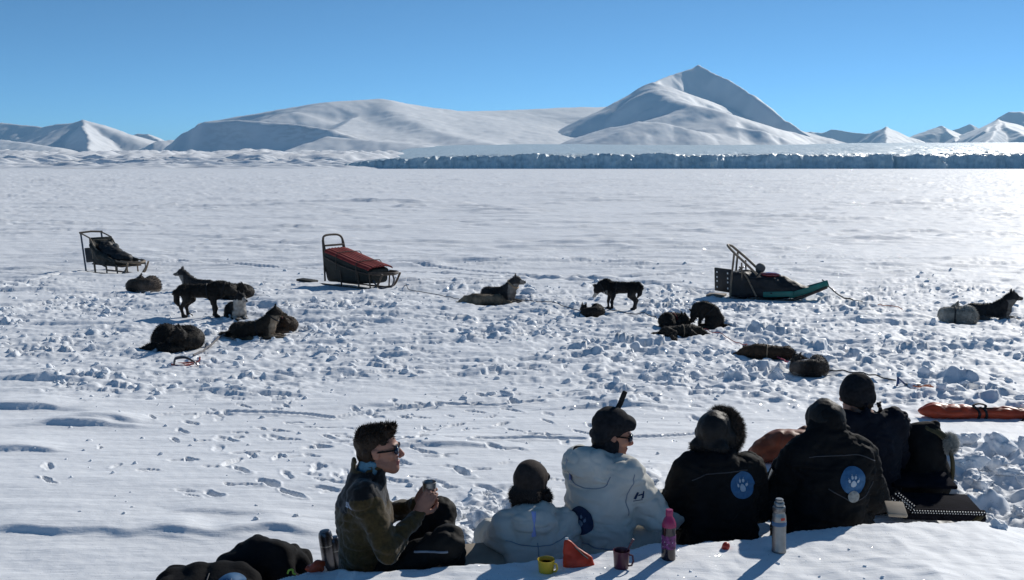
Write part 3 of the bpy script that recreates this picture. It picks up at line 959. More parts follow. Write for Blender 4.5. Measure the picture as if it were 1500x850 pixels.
def build_haze():
    m = bpy.data.materials.new('haze'); m.use_nodes = True
    N, L = m.node_tree.nodes, m.node_tree.links
    N.remove(N['Principled BSDF'])
    v = N.new('ShaderNodeVolumePrincipled')
    v.inputs['Color'].default_value = (.42, .77, 1, 1)
    v.inputs['Density'].default_value = HAZE
    v.inputs['Anisotropy'].default_value = .2
    L.new(v.outputs[0], N['Material Output'].inputs['Volume'])
    x, y0, y1, z0, z1 = 15000, -28000, 28000, -62, 760
    V = [(a, b, c) for a in (-28000, 28000) for b in (y0, y1) for c in (z0, z1)]
    F = [(0, 1, 3, 2), (4, 6, 7, 5), (0, 4, 5, 1), (2, 3, 7, 6), (0, 2, 6, 4), (1, 5, 7, 3)]
    o = mesh_obj('haze', V, F, m, smooth=False)
    o['kind'] = 'stuff'
HAZE = 2.8e-5
# ================================================================== sled dogs
M_DOG = mat('dog_coat', (.02, .02, .02), rough=.75, var=(14, .35), spec=.25, attr=True, bump=(90, .5, .004))
M_FUR = mat('dog_fur', (.02, .02, .02), rough=.7, var=(20, .3), spec=.3, attr=True)
M_HARN = {k: mat('harness_' + k, c, rough=.7) for k, c in {'red': (.28, .03, .025), 'black': (.012, .012, .014), 'tan': (.30, .20, .12), 'green': (.05, .16, .07)}.items()}
PAL = {
    'black': dict(main=(.017, .0135, .011), under=(.030, .024, .018), chest=(.035, .028, .022), muzzle=(.04, .032, .026)),
    'blackwhite': dict(main=(.011, .010, .010), under=(.03, .026, .022), chest=(.40, .37, .33), muzzle=(.36, .32, .28)),
    'blacktan': dict(main=(.024, .018, .013), under=(.10, .075, .05), chest=(.22, .17, .12), muzzle=(.10, .07, .045)),
    'brown': dict(main=(.050, .030, .018), under=(.07, .05, .035), chest=(.09, .065, .045), muzzle=(.06, .04, .028)),
    'greybrown': dict(main=(.070, .054, .043), under=(.20, .17, .14), chest=(.26, .23, .20), muzzle=(.14, .11, .09)),
    'grey': dict(main=(.032, .029, .028), under=(.11, .10, .09), chest=(.20, .18, .16), muzzle=(.15, .135, .12)),
    'cream': dict(main=(.34, .28, .20), under=(.44, .38, .29), chest=(.48, .42, .33), muzzle=(.40, .33, .24)),
    'palegrey': dict(main=(.30, .28, .24), under=(.40, .37, .32), chest=(.46, .43, .38), muzzle=(.42, .38, .33)),
    'creamdark': dict(main=(.20, .155, .105), under=(.42, .36, .27), chest=(.46, .40, .31), muzzle=(.30, .24, .17)),
}
def dog_head(S, c, d, info):
    d = np.array(d, float); d /= np.linalg.norm(d)
    r = np.cross(d, (0, 0, 1.)); r /= np.linalg.norm(r); u = np.cross(r, d)
    c = np.array(c, float); R = np.stack([r, d, u], 1)
    g = lambda x, y, z: c + r * x + d * y + u * z
    S.ell(g(0, 0, 0), (.072, .088, .072), .03, R)
    S.ell(g(0, .05, -.01), (.058, .06, .05), .03, R)
    S.cap(g(0, .06, -.018), g(0, .175, -.032), .045, .026, .02)
    S.cap(g(0, .165, -.024), g(0, .18, -.022), .018, .014, .01)
    S.cap(g(0, .07, -.05), g(0, .15, -.056), .03, .018, .015)
    for s in (-1, 1):
        S.cap(g(.048 * s, -.02, .05), g(.062 * s, -.025, .135), .032, .007, .012)
        S.ell(g(.05 * s, -.01, -.045), (.04, .06, .04), .03, R)
    info['nose'] = g(0, .19, -.022); info['muz'] = g(0, .13, -.03)
    info['eyes'] = [g(.036 * s, .078, .022) for s in (-1, 1)]
    info['head'] = c
def hdir(yaw, pitch):
    y, p = radians(yaw), radians(pitch)
    return np.array([cos(y) * cos(p), sin(y) * cos(p), sin(p)])
def dog_form(pose, yaw=0, pitch=0, h=.0125, opt=()):
    info = {'under': lambda V: V[:, 2] < .1, 'chest': None}
    if pose == 'stand':
        S = SDF((-.72, -.3, -.03), (.85, .3, .98), h)
        S.ell((.2, 0, .445), (.20, .115, .15), .05).ell((-.04, 0, .46), (.24, .105, .122), .05).ell((-.27, 0, .465), (.135, .105, .125), .05)
        S.cap((.28, 0, .48), (.3, 0, .52), .12, .11, .05)
        nb = np.array((.30, 0, .52))
        hd = hdir(yaw, pitch)
        lift = .14 if 'low' not in opt else -.05
        if 'verylow' in opt: lift = -.10
        hc = nb + np.array([.17 * cos(radians(yaw * .5)), .17 * sin(radians(yaw * .5)), lift])
        S.chain([nb, (nb + hc) / 2 + np.array((0, 0, .015)), hc], [.115, .10, .075], .05)
        dog_head(S, hc, hd, info)
        for s, dx in ((-1, .03), (1, -.04)):
            y = .078 * s
            S.chain([(.23, y, .42), (.18 + dx, y, .31), (.215 + dx, y, .16), (.205 + dx, y, .045)], [.07, .044, .029, .025], .03)
            S.cap((.205 + dx, y, .03), (.255 + dx, y, .022), .032, .026, .02)
            S.chain([(-.28, y, .44), (-.235 - dx * .6, y * 1.1, .31), (-.34 - dx * .6, y, .185), (-.31 - dx * .6, y, .045)], [.10, .062, .030, .026], .035)
            S.cap((-.31 - dx * .6, y, .03), (-.255 - dx * .6, y, .022), .032, .026, .02)
        if 'taildown' in opt: S.chain([(-.37, 0, .52), (-.45, 0, .42), (-.46, .02, .28), (-.43, .03, .2)], [.045, .055, .05, .025], .03)
        elif 'tailtuck' in opt: S.chain([(-.37, 0, .54), (-.42, .01, .47), (-.41, .02, .34), (-.36, .02, .26)], [.045, .05, .045, .02], .03)
        else: S.chain([(-.37, 0, .54), (-.45, 0, .62), (-.40, .04, .70), (-.30, .06, .68)], [.045, .055, .055, .03], .03)
        info['under'] = lambda V: (V[:, 2] < .36) & (V[:, 0] > -.3) & (V[:, 0] < .1) & (V[:, 2] > .3)
        info['chest'] = (lambda V: (V[:, 0] > .27) & (V[:, 0] < .36) & (V[:, 2] < .42)) if 'verylow' in opt else (lambda V: (V[:, 0] > .33) & (V[:, 2] < .52))
        info['hold'] = ((.10, 0, .43), (1, 0, .15)); info['neck'] = (nb * .6 + hc * .4, hc - nb)
    elif pose == 'sphinx':
        S = SDF((-.8, -.34, -.06), (.75, .34, .78), h)
        S.ell((.2, 0, .2), (.19, .125, .17), .05).ell((-.02, 0, .17), (.26, .13, .135), .05).ell((-.25, 0, .155), (.17, .145, .145), .05)
        nb = np.array((.27, 0, .3)); hc = np.array((.36 + .04 * cos(radians(yaw)), .06 * sin(radians(yaw)), .47 if 'low' not in opt else .24))
        S.chain([nb, (nb + hc) / 2, hc], [.125, .105, .08], .05)
        dog_head(S, hc, hdir(yaw, pitch), info)
        for s in (-1, 1):
            S.chain([(.26, .09 * s, .16), (.24, .10 * s, .05), (.42, .095 * s, .03), (.54, .085 * s, .022)], [.065, .045, .034, .03], .03)
            S.ell((-.2, .125 * s, .12), (.15, .06, .115), .04)
            S.chain([(-.2, .16 * s, .04), (-.04, .17 * s, .03), (.02, .17 * s, .02)], [.045, .034, .03], .03)
        S.chain([(-.38, 0, .1), (-.5, .08, .05), (-.6, .18, .035), (-.64, .26, .03)], [.05, .055, .05, .02], .03)
        info['under'] = lambda V: V[:, 2] < .07
        info['chest'] = lambda V: (V[:, 0] > .30) & (V[:, 2] < .40) & (V[:, 2] > .05)
        info['hold'] = ((.06, 0, .2), (1, 0, .2)); info['neck'] = (nb * .5 + hc * .5, hc - nb)
    elif pose == 'curl':
        S = SDF((-.48, -.5, -.06), (.48, .48, .46), h)
        pts = []; rs = []
        for i in range(12):
            t = i / 11; a = radians(195 - 270 * t); r = .20
            pts.append((r * cos(a), r * sin(a) * .86, .10 + .03 * sin(pi * t)))
            rs.append([.10, .135, .15, .15, .14, .13, .125, .125, .115, .10, .09, .08][i])
        S.chain(pts, rs, .05)
        S.ell((.0, .0, .06), (.18, .16, .08), .05)
        S.ell((-.17, .06, .17), (.14, .13, .155), .05).ell((.10, .16, .17), (.12, .09, .11), .04)
        hc = np.array(pts[-1]) + (.0, -.02, .12)
        dog_head(S, hc, hdir(175 + yaw, -22 + pitch), info)
        S.chain([(-.2, -.04, .07), (-.16, -.2, .05), (-.03, -.27, .05), (.1, -.25, .04)], [.05, .06, .055, .025], .03)
        if 'tailout' in opt: S.chain([(-.2, 0, .09), (-.34, -.08, .04), (-.46, -.1, .025)], [.05, .045, .022], .03)
        info['under'] = lambda V: V[:, 2] < .06
        info['hold'] = ((.02, .17, .15), (1, .1, 0)); info['neck'] = (np.array(pts[-3]), np.array(pts[-2]) - np.array(pts[-4]))
    elif pose == 'side':
        S = SDF((-.75, -.62, -.06), (.8, .3, .42), h)
        S.ell((.18, 0, .13), (.21, .165, .135), .05).ell((-.04, 0, .125), (.25, .145, .12), .05).ell((-.25, 0, .12), (.16, .14, .115), .05)
        hc = np.array((.5, -.05, .09))
        S.chain([(.3, 0, .14), (.42, -.03, .11), hc], [.12, .10, .075], .05)
        dog_head(S, hc, hdir(-25 + yaw, -4 + pitch), info)
        for z, dy in ((.05, 0), (.12, .04)):
            S.chain([(.2, -.1, z + .03), (.22, -.24, z), (.3, -.38, z * .6), (.35, -.44, .03)], [.07, .045, .03, .03], .03)
            S.chain([(-.27, -.08, z + .03), (-.16, -.22, z), (-.3 + dy, -.36, z * .6), (-.24 + dy, -.48, .03)], [.09, .06, .034, .03], .03)
        S.chain([(-.38, 0, .09), (-.52, .06, .05), (-.63, .04, .03)], [.045, .05, .022], .03)
        info['under'] = lambda V: (V[:, 1] < -.09)
        info['hold'] = ((.08, 0, .13), (1, 0, 0)); info['neck'] = ((.39, -.02, .12), (1, -.2, -.1))
    else:       # sitting hunched, licking
        S = SDF((-.45, -.3, -.05), (.72, .3, .68), h)
        S.ell((-.14, 0, .17), (.17, .155, .165), .05).ell((-.06, 0, .30), (.17, .135, .18), .06).ell((.08, 0, .42), (.17, .125, .13), .06)
        hc = np.array((.30, .03, .30))
        S.chain([(.12, 0, .43), (.24, .01, .42), hc], [.12, .10, .078], .05)
        dog_head(S, hc, hdir(yaw - 10, -62 + pitch), info)
        S.chain([(.13, .085, .38), (.17, .09, .24), (.2, .09, .12), (.2, .09, .04)], [.07, .045, .03, .028], .03); S.cap((.2, .09, .03), (.25, .09, .022), .03, .025, .02)
        S.chain([(.13, -.085, .38), (.22, -.09, .27), (.33, -.09, .17), (.42, -.09, .08)], [.07, .045, .032, .028], .03)
        for s in (-1, 1):
            S.ell((-.08, .13 * s, .13), (.15, .06, .13), .04); S.chain([(-.06, .15 * s, .05), (.1, .16 * s, .03), (.17, .16 * s, .02)], [.045, .035, .03], .03)
        S.chain([(-.28, 0, .06), (-.36, .08, .04), (-.4, .18, .03)], [.045, .05, .022], .03)
        info['under'] = lambda V: V[:, 2] < .06
        info['hold'] = ((.02, 0, .34), (.6, 0, .6)); info['neck'] = ((.2, 0, .42), (1, 0, -.3))
    return S, info
DOG_RNG = np.random.default_rng(77)
GROUP_DOGS = 'sled dogs resting on the snow'
def dog(label, px, py, heading, pose, pal, yaw=0, pitch=0, harness=None, collar=None, opt=(), scale=1.0, lift=-.02, furn=2600):
    S, info = dog_form(pose, yaw, pitch, opt=opt)
    P = PAL[pal]
    seed = int(DOG_RNG.integers(1000))
    def color(V):
        n = n3(V * 7, seed) * .8 + n3(V * 20, seed + 1) * .4
        c = np.tile(np.array(P['main']), (len(V), 1)).astype(float)
        def blend(mask, col, sharp=1):
            nonlocal c
            c = np.where(mask[:, None], np.array(col) * (1 + .3 * n[:, None]), c)
        W = V + np.stack([n3(V * 9, seed + 4), n3(V * 9, seed + 5), n3(V * 9, seed + 6)], 1) * .03
        blend(info['under'](W), P['under'])
        if info['chest']: blend(info['chest'](W), P['chest'])
        blend(np.linalg.norm(W - info['muz'], axis=1) < .062, P['muzzle'])
        if pal in ('blackwhite', 'greybrown', 'brown', 'cream', 'palegrey', 'creamdark', 'blacktan', 'grey'):
            c = c * (1 + (.9 if pal == 'greybrown' else .55) * np.clip(n3(V * 4.2, seed + 8) * 1.3, -.9, 1.2))[:, None]
        blend(np.linalg.norm(V - info['nose'], axis=1) < .028, (.006, .006, .006))
        for e in info['eyes']: blend(np.linalg.norm(V - e, axis=1) < .017, (.004, .004, .004))
        return c
    p = on_ground(px, py)
    t = thing('sled_dog', label, 'dog', (p.x, p.y, p.z + lift), radians(heading), GROUP_DOGS)
    t.scale = (scale,) * 3
    S.wrinkle(.006, 14, seed, ridged=False)
    b = S.build('body', M_DOG, t, color)
    fur(b, 'fur', furn * 2, .030, M_FUR, DOG_RNG, lean=(-1.1, 0, -.4), width=.0045, keep=(lambda V: V[:, 2] > .40) if pose == 'stand' else None)
    DENTS.append((p.x, p.y, (.62 if pose == 'stand' else .42) * scale, .02))
    if harness:
        c, n = info['hold']
        w = .012
        mesh_obj('harness_girth', *S.band(c, n, w, .016, .24).mesh(), M_HARN[harness], t)
        if pose in ('stand', 'sphinx'): mesh_obj('harness_collar', *S.band(info['neck'][0], info['neck'][1], w, .016, .19).mesh(), M_HARN[harness], t)
    elif collar:
        V2, F2 = S.band(info['neck'][0], info['neck'][1], .014, .022, .19).mesh()
        mesh_obj('collar', V2, F2, M_HARN[collar], t)
    return t
def build_dogs():
    D = dog
    D('grey-brown dog curled up just in front of the open-basket sled on the far left', 210, 426, 200, 'curl', 'greybrown', scale=1.02)
    D('dark dog with raised head and pricked ears behind the standing dog on the left', 291, 427, 172, 'sphinx', 'grey', yaw=10, pitch=-5, scale=.86)
    D('black dog standing side-on on the left with its head low to the right', 298, 463, 2, 'stand', 'black', yaw=12, pitch=-12, opt=('low', 'taildown'), harness='black', scale=.95)
    D('black shaggy dog curled up behind the head of the left standing dog', 349, 436, 30, 'curl', 'black', scale=.95)
    D('black and white dog lying under the nose of the left standing dog', 346, 464, -62, 'sphinx', 'blackwhite', yaw=25, pitch=-12, scale=.82)
    D('big black dog lying with its tail stretched out to the left', 262, 509, 8, 'curl', 'black', opt=('tailout',), scale=1.06, furn=3600)
    D('black and tan dog lying with its forelegs stretched out, pale chest to the right', 372, 494, 2, 'sphinx', 'blacktan', yaw=10, pitch=-8, harness='black', furn=3600, scale=.84)
    D('dark reddish dog curled tightly behind the black and tan dog with outstretched forelegs', 412, 484, 20, 'curl', 'brown', harness='red', scale=.80)
    D('dark dog lying alert with pricked ears in the middle, looking right over a pale dog', 731, 441, -32, 'sphinx', 'grey', yaw=28, pitch=-4, collar='tan', scale=.92)
    D('cream dog lying flat on its side beneath the alert dark dog', 712, 446, 186, 'side', 'creamdark', yaw=10, scale=.82)
    D('small black dog curled in a ball in front of the standing dog in the middle', 866, 462, 240, 'curl', 'black', scale=.66)
    D('black dog with a white muzzle standing with its head lowered to the left', 908, 452, 176, 'stand', 'blackwhite', yaw=-14, pitch=-52, opt=('verylow', 'tailtuck'), harness='black', collar='black', scale=.84)
    D('black dog curled behind the one with the pale strap, its tail to the left', 990, 478, 30, 'curl', 'black', harness='red', opt=('tailout',), scale=.76)
    D('black dog lying flat with a pale harness strap over its back', 994, 492, 8, 'side', 'black', harness='tan', scale=.70)
    D('dark brown dog sitting hunched and licking itself, in front of the teal-nosed sled', 1038, 479, 176, 'hunch', 'black', yaw=5, scale=.76, harness='black')
    D('brown dog lying flat with its head to the left, beside the grey and brown dog', 1130, 524, 166, 'side', 'brown', harness='tan', yaw=10, scale=.72)
    D('grey and brown dog curled with a pale rump, nearest dog to the people', 1182, 546, 215, 'curl', 'greybrown', scale=.72, furn=3600)
    D('pale cream dog curled up on the far right in front of a dark grey dog', 1402, 470, 150, 'curl', 'palegrey', harness='black', scale=.92)
    D('dark grey dog with a pale muzzle lying with head raised on the far right', 1448, 466, -24, 'sphinx', 'grey', yaw=22, pitch=-6, scale=.88)
# ================================================================== people
M_SKIN = mat('skin', (.33, .155, .10), rough=.55, var=(30, .12), spec=.35, attr=True)
M_OLIVE = mat('olive_fleece', (.05, .04, .02), rough=.95, var=(60, .3), bump=(220, .5, .004), attr=True, sheen=.3, spec=.1)
M_BLACKCLOTH = mat('black_cloth', (.009, .009, .010), rough=.85, var=(12, .3), bump=(70, .5, .005), spec=.12)
M_BLACKSHELL = mat('black_shell', (.009, .009, .0095), rough=.8, var=(10, .3), bump=(45, .5, .008), spec=.12)
M_TROUS = mat('dark_trousers', (.011, .010, .009), rough=.75, var=(12, .3), bump=(40, .5, .008), spec=.18)
M_WHITE = mat('white_anorak', (.60, .585, .53), rough=.85, var=(6, .10), bump=(160, .15, .002), spec=.12)
M_HAIR = mat('brown_hair', (.030, .017, .010), rough=.5, var=(60, .4), bump=(150, .6, .004), spec=.18)
M_KNIT = mat('dark_knit', (.020, .019, .021), rough=.9, var=(40, .35), bump=(160, .6, .004), spec=.15)
M_HATBROWN = mat('brown_hat', (.040, .030, .026), rough=.85, var=(30, .35), bump=(120, .5, .004), spec=.2)
M_LEATHER = mat('black_leather', (.014, .012, .011), rough=.58, var=(16, .35), bump=(26, .8, .010), spec=.25)
M_HOOD = mat('black_hood', (.011, .011, .011), rough=.62, var=(14, .3), bump=(28, .6, .008), spec=.2)
M_FURTRIM = mat('fur_trim', (.075, .052, .038), rough=.7, var=(25, .4), spec=.3)
M_FURDARK = mat('dark_fur_trim', (.045, .034, .028), rough=.7, var=(25, .4), spec=.3)
M_LENS = mat('dark_lens', (.006, .012, .035), rough=.08, var=(3, .1), spec=.7)
M_TEAL = mat('blue_gaiter', (.10, .22, .30), rough=.8, var=(30, .2))
M_BADGE = mat('badge_blue', (.035, .125, .26), rough=.7, var=(60, .15))
M_BADGEDARK = mat('badge_navy', (.012, .03, .08), rough=.7, var=(60, .15))
M_PAW = mat('paw_white', (.48, .54, .60), rough=.7, var=(60, .08))
M_PAWGREY = mat('paw_grey', (.20, .25, .33), rough=.7, var=(60, .08))
M_LAV = mat('lavender_ribbon', (.36, .42, .80), rough=.5, var=(20, .1))
M_RED = mat('red_piping', (.42, .02, .04), rough=.6)
M_SEAM = mat('dark_seam', (.05, .05, .055), rough=.6)
M_SEAMPALE = mat('grey_seam', (.25, .28, .33), rough=.7)
M_BOOT = mat('black_boot', (.012, .011, .011), rough=.6)
M_LOGO = mat('logo_white', (.55, .60, .72), rough=.7)

def unit(v):
    v = np.array(v, float); return v / np.linalg.norm(v)
def head_form(S, c, R):
    c = np.array(c, float)
    g = lambda x, y, z: c + R @ np.array((x, y, z), float)
    E = lambda p, r, k=.02, sub=False: S.ell(g(*p), r, k, R, sub)
    E((0, -.018, .045), (.077, .098, .092)); E((0, .02, .02), (.068, .075, .08))
    E((0, .035, -.055), (.056, .062, .058)); E((0, .075, -.098), (.026, .024, .022))
    for s in (-1, 1):
        S.cap(g(.055 * s, .0, -.06), g(.02 * s, .07, -.102), .022, .018, .03)     # jaw line
        E((.038 * s, .068, -.018), (.026, .024, .022), .02)                      # cheek
        E((.031 * s, .098, .012), (.021, .016, .012), .012, True)                # eye socket
        E((.031 * s, .083, .010), (.013, .012, .011), .004)                      # eye
        S.cap(g(.012 * s, .096, .030), g(.046 * s, .082, .030), .009, .008, .012)  # brow
        E((.078 * s, -.012, .0), (.009, .02, .031), .006); E((.082 * s, -.018, .012), (.007, .017, .017), .004)
        E((.012 * s, .108, -.036), (.010, .011, .009), .006)                     # nostril wing
    S.cap(g(0, .092, .018), g(0, .120, -.024), .010, .013, .010)
    E((0, .123, -.030), (.012, .011, .010), .006)
    E((0, .096, -.062), (.022, .012, .0065), .006); E((0, .093, -.074), (.019, .012, .0075), .006)
    E((0, .108, -.0675), (.024, .010, .0022), .002, True)
def hand_form(S, w, d, n, side, curl=35, spread=.0, k=.008):
    """w: wrist; d: along the fingers; n: way the palm faces; side +1 for a right hand"""
    d = unit(d); n = unit(np.array(n) - d * np.dot(n, d)); lat = np.cross(d, n) * 1.0
    w = np.array(w, float)
    R = np.stack([lat, d, n], 1)
    S.ell(w + d * .05, (.041, .056, .017), .015, R)
    S.cap(w - d * .02, w + d * .02, .027, .026, .02)
    tl = np.array([lat, d, n])
    for i, (off, L) in enumerate(zip((-.031, -.0105, .0105, .030), (.068, .080, .076, .058))):
        o = off * side
        p = w + d * .088 + lat * o
        a0 = radians(curl * .55); dirs = []
        q = [p - d * .02, p]
        ang = a0
        for frac in (.46, .31, .23):
            v = (d + lat * (off * side * spread * 10)) * cos(ang) + n * sin(ang)
            p = p + unit(v) * L * frac; q.append(p); ang += radians(curl)
        S.chain(q, [.0105, .0098, .009, .0083, .0072], .004)
    b = w + d * .022 - lat * .026 * side * -1 * -1
    b = w + d * .022 + lat * (-.030 * side)
    m = b + unit(d * .6 - lat * .75 * side + n * .45) * .038
    e = m + unit(d * .8 - lat * .25 * side + n * .55) * .030
    t = e + unit(d * .85 + lat * .1 * side + n * .5) * .024
    S.chain([b, m, e, t], [.015, .0125, .0105, .0085], .006)

def decal(target, name, polys, O, U, W, D, off, m, parent, step=.006):
    """flat shapes (list of closed outlines in U,W) laid onto the surface of target along D"""
    me = target.data
    bvh = BVHTree.FromPolygons([v.co[:] for v in me.vertices], [p.vertices[:] for p in me.polygons])
    O, U, W, D = [Vector(x) for x in (O, U, W, D)]
    bm = bmesh.new()
    for poly in polys:
        P = np.array(poly); cx = P.mean(0)
        rad = max(np.linalg.norm(P - cx, axis=1).max(), 1e-4)
        nr = max(2, int(rad / step))
        rings = []
        for k in range(nr + 1):
            rings.append([bm.verts.new(O + U * q[0] + W * q[1]) for q in (cx + (P - cx) * (k / nr if k else 1e-3))])
        n = len(P)
        for k in range(nr):
            for j in range(n):
                try: bm.faces.new((rings[k][j], rings[k][(j + 1) % n], rings[k + 1][(j + 1) % n], rings[k + 1][j]))
                except ValueError: pass
    bad = []
    for v in bm.verts:
        h = bvh.ray_cast(v.co - D * 1.0, D)
        if h[0] is None: bad.append(v); continue
        v.co = h[0] - D * off
    bmesh.ops.delete(bm, geom=bad, context='VERTS')
    bm.verts.index_update()
    vs = [v.co[:] for v in bm.verts]; fs = [[v.index for v in f.verts] for f in bm.faces]
    bm.free()
    o = mesh_obj(name, vs, fs, m, parent)
    return o
def strip(target, name, pts, O, U, W, D, width, m, parent, r=None):
    """a thin raised line laid on the surface"""
    me = target.data
    bvh = BVHTree.FromPolygons([v.co[:] for v in me.vertices], [p.vertices[:] for p in me.polygons])
    O, U, W, D = [Vector(x) for x in (O, U, W, D)]
    out = []
    for q in curve_pts([(a, b, 0) for a, b in pts], 12):
        h = bvh.ray_cast(O + U * q.x + W * q.y - D, D)
        if h[0] is not None: out.append(h[0] - D * width * .3)
    if len(out) < 2: return None
    return MB().tube(out, width, 6).build(name, m, parent)
def circle(r, n=40, cx=0, cy=0, ry=None, rot=0):
    ry = r if ry is None else ry
    return [(cx + r * cos(2 * pi * i / n) * cos(rot) - ry * sin(2 * pi * i / n) * sin(rot), cy + r * cos(2 * pi * i / n) * sin(rot) + ry * sin(2 * pi * i / n) * cos(rot)) for i in range(n)]
def paw(s):
    pad = [(0, -.62), (.22, -.56), (.34, -.36), (.30, -.16), (.12, .02), (0, .06), (-.12, .02), (-.30, -.16), (-.34, -.36), (-.22, -.56)]
    pad = [(a * s, b * s) for a, b in pad]
    toes = [circle(.125 * s, 16, x * s, y * s, .185 * s, radians(a)) for x, y, a in ((-.50, .0, 24), (-.19, .36, 8), (.19, .36, -8), (.50, .0, -24))]
    claws = [[((x + u) * s, (y + v) * s) for u, v in ((-.03, 0), (.03, 0), (dx, .12))] for x, y, dx in ((-.60, .22, -.03), (-.22, .60, -.01), (.22, .60, .01), (.60, .22, .03))]
    return [pad] + toes + claws
def badge(parent, target, O, U, W, D, r, m1, m2, rot=0):
    b = decal(target, 'badge', [circle(r)], O, U, W, D, .004, m1, parent)
    ring = [p for p in []]
    c, s = cos(rot), sin(rot)
    P = [[(x * c - y * s, x * s + y * c) for x, y in q] for q in paw(r * .72)]
    decal(target, 'paw_print', P, O, U, W, D, .007, m2, b, step=.01)
    return b

PEOPLE = []
def person(label, loc, heading, A):
    """A: pose and clothing, in the sitter's own frame: x right, y forward, z up, seat at z=0"""
    t = thing('person', label, 'person', loc, radians(heading - 90), A.get('group'))
    B = A.get('bulk', 1.0)
    hc = np.array(A['head']); Rh = euler3(radians(-A.get('pitch', 0)), radians(A.get('roll', 0)), radians(A.get('yaw', 0)))
    nb = np.array(A['neck']); ch = np.array(A['chest']); sh = {s: np.array(A['sh'][i]) for i, s in enumerate((-1, 1))}
    el = {s: np.array(A['el'][i]) for i, s in enumerate((-1, 1))}; wr = {s: np.array(A['wr'][i]) for i, s in enumerate((-1, 1))}
    kn = {s: np.array(A['kn'][i]) for i, s in enumerate((-1, 1))}; an = {s: np.array(A['an'][i]) for i, s in enumerate((-1, 1))}
    hip = {s: np.array((.095 * s, .02, .09)) for s in (-1, 1)}
    allp = np.stack([hc, nb, ch, *sh.values(), *el.values(), *wr.values(), *kn.values(), *an.values()])
    lo, hi = allp.min(0) - .26, allp.max(0) + .26
    lo[2] = -.1
    # ---- the body under the clothes: one surface
    S = SDF(lo, hi, .0062)
    head_form(S, hc, Rh)
    S.cap(nb - (0, .01, .03), hc + Rh @ np.array((0, -.02, -.06)), .058, .052, .03)
    S.ell((0, 0, .1), (.16, .12, .11), .05); S.ell(np.array((0, .0, .05)) + ch * .5, (.14, .1, .2), .05); S.ell(ch, (.155, .105, .15), .05)
    S.cap(sh[-1], sh[1], .055, .055, .05)
    for i, s in enumerate((-1, 1)):
        S.cap(sh[s], el[s], .05, .04, .04); S.cap(el[s], wr[s], .04, .027, .02)
        hd = np.array(A['hand'][i] if 'hand' in A else wr[s] - el[s], float); hn = A['palm'][i] if 'palm' in A else (-s, 0, 0)
        hand_form(S, wr[s], hd, hn, s, A.get('curl', 30))
        S.cap(hip[s], kn[s], .08, .055, .04); S.cap(kn[s], an[s], .052, .038, .03)
        fw = unit(np.array((an[s][0] * .3, 1.2, 0))); S.cap(an[s] - (0, .03, .03), an[s] + fw * .15 - (0, 0, .04), .035, .028, .03)
    def skincol(V):
        c = np.tile(np.array((.36, .17, .115)), (len(V), 1)); L = (V - hc) @ Rh
        lip = (np.abs(L[:, 0]) < .026) & (np.abs(L[:, 2] + .068) < .013) & (L[:, 1] > .085)
        c[lip] = (.30, .09, .075)
        brow = (np.abs(np.abs(L[:, 0]) - .031) < .02) & (np.abs(L[:, 2] - .032) < .006) & (L[:, 1] > .06); c[brow] = (.03, .018, .012)
        beard = (L[:, 2] < -.045) & (L[:, 1] > -.01) & (L[:, 2] > -.14) & ~lip
        c[beard] *= (.78, .76, .76)
        eye = np.zeros(len(V), bool)
        for s in (-1, 1): eye |= np.linalg.norm(L - (.031 * s, .093, .010), axis=1) < .008
        c[eye] = (.03, .02, .015)
        flush = np.linalg.norm(L - (0, .12, -.03), axis=1) < .03; c[flush] *= (1.12, .92, .9)
        return c
    body = S.build('body', M_SKIN, t, skincol)
    # ---- jacket
    J = SDF(lo, hi, .0078)
    w, dp = .205 * B, .155 * B
    p0 = np.array((0, 0, .08))
    for f, a, b, r3 in ((.0, 1.02, 1.08, .13), (.35, .98, .98, .17), (.7, 1.0, .95, .17), (1.0, 1.02, .92, .15)):
        J.ell(p0 + (ch - p0) * f, (w * a, dp * b, r3), .08)
    J.cap(sh[-1] - (0, 0, .01), sh[1] - (0, 0, .01), .088 * B, .088 * B, .06)
    J.cap(ch, nb - (0, 0, .02), .12 * B, .085, .06)
    sr = A.get('sleeve', .075) * (1 + (B - 1) * .5)
    for s in (-1, 1):
        J.cap(sh[s], el[s], sr * 1.12, sr * .95, .035); J.cap(el[s], wr[s] + (el[s] - wr[s]) * .06, sr * .95, sr * .66, .025)
    if A.get('skirt'): J.ell((0, .02, .03), A['skirt'], .06)
    cl = A.get('collar')
    if cl:
        zt = cl[0]
        J.cap(nb - (0, 0, .02), nb + (0, .012, .06), cl[1], cl[1], .03)
        J.box(nb + (0, .02, zt + .2), (.30, .34, .4), .01, .008, euler3(radians(-14)), True)
        J.cap(nb + (0, .0, .02), nb + (0, .03, .3), cl[1] - .014, cl[1] - .014, .006, True)
    for e in A.get('hoodform', []): J.ell(*e)
    sd = int(abs(loc[0] * 1000)) % 997
    J.wrinkle(A.get('fold', .008), A.get('fscale', 8), sd, (1, 1, .55))
    J.wrinkle(.0085, 15, sd + 40, (.7, .7, 1.4)); J.wrinkle(A.get('micro', .003), 34, sd + 80, (1, 1, .8))
    jk = J.build('jacket', A['jm'], t, A.get('jcol'), relax=0)
    # ---- trousers and boots
    T = SDF(lo, hi, .0095)
    T.ell((0, -.01, .07), (.20, .175, .12), .05)
    for s in (-1, 1):
        T.cap(hip[s], kn[s], .105, .088, .04); T.cap(kn[s], an[s], .088, .066, .03)
    T.wrinkle(.009, 9, 7, (1, 1, 1)); T.wrinkle(.006, 20, 8, (1, 1, 1))
    tr = T.build('trousers', A.get('tm', M_TROUS), t)
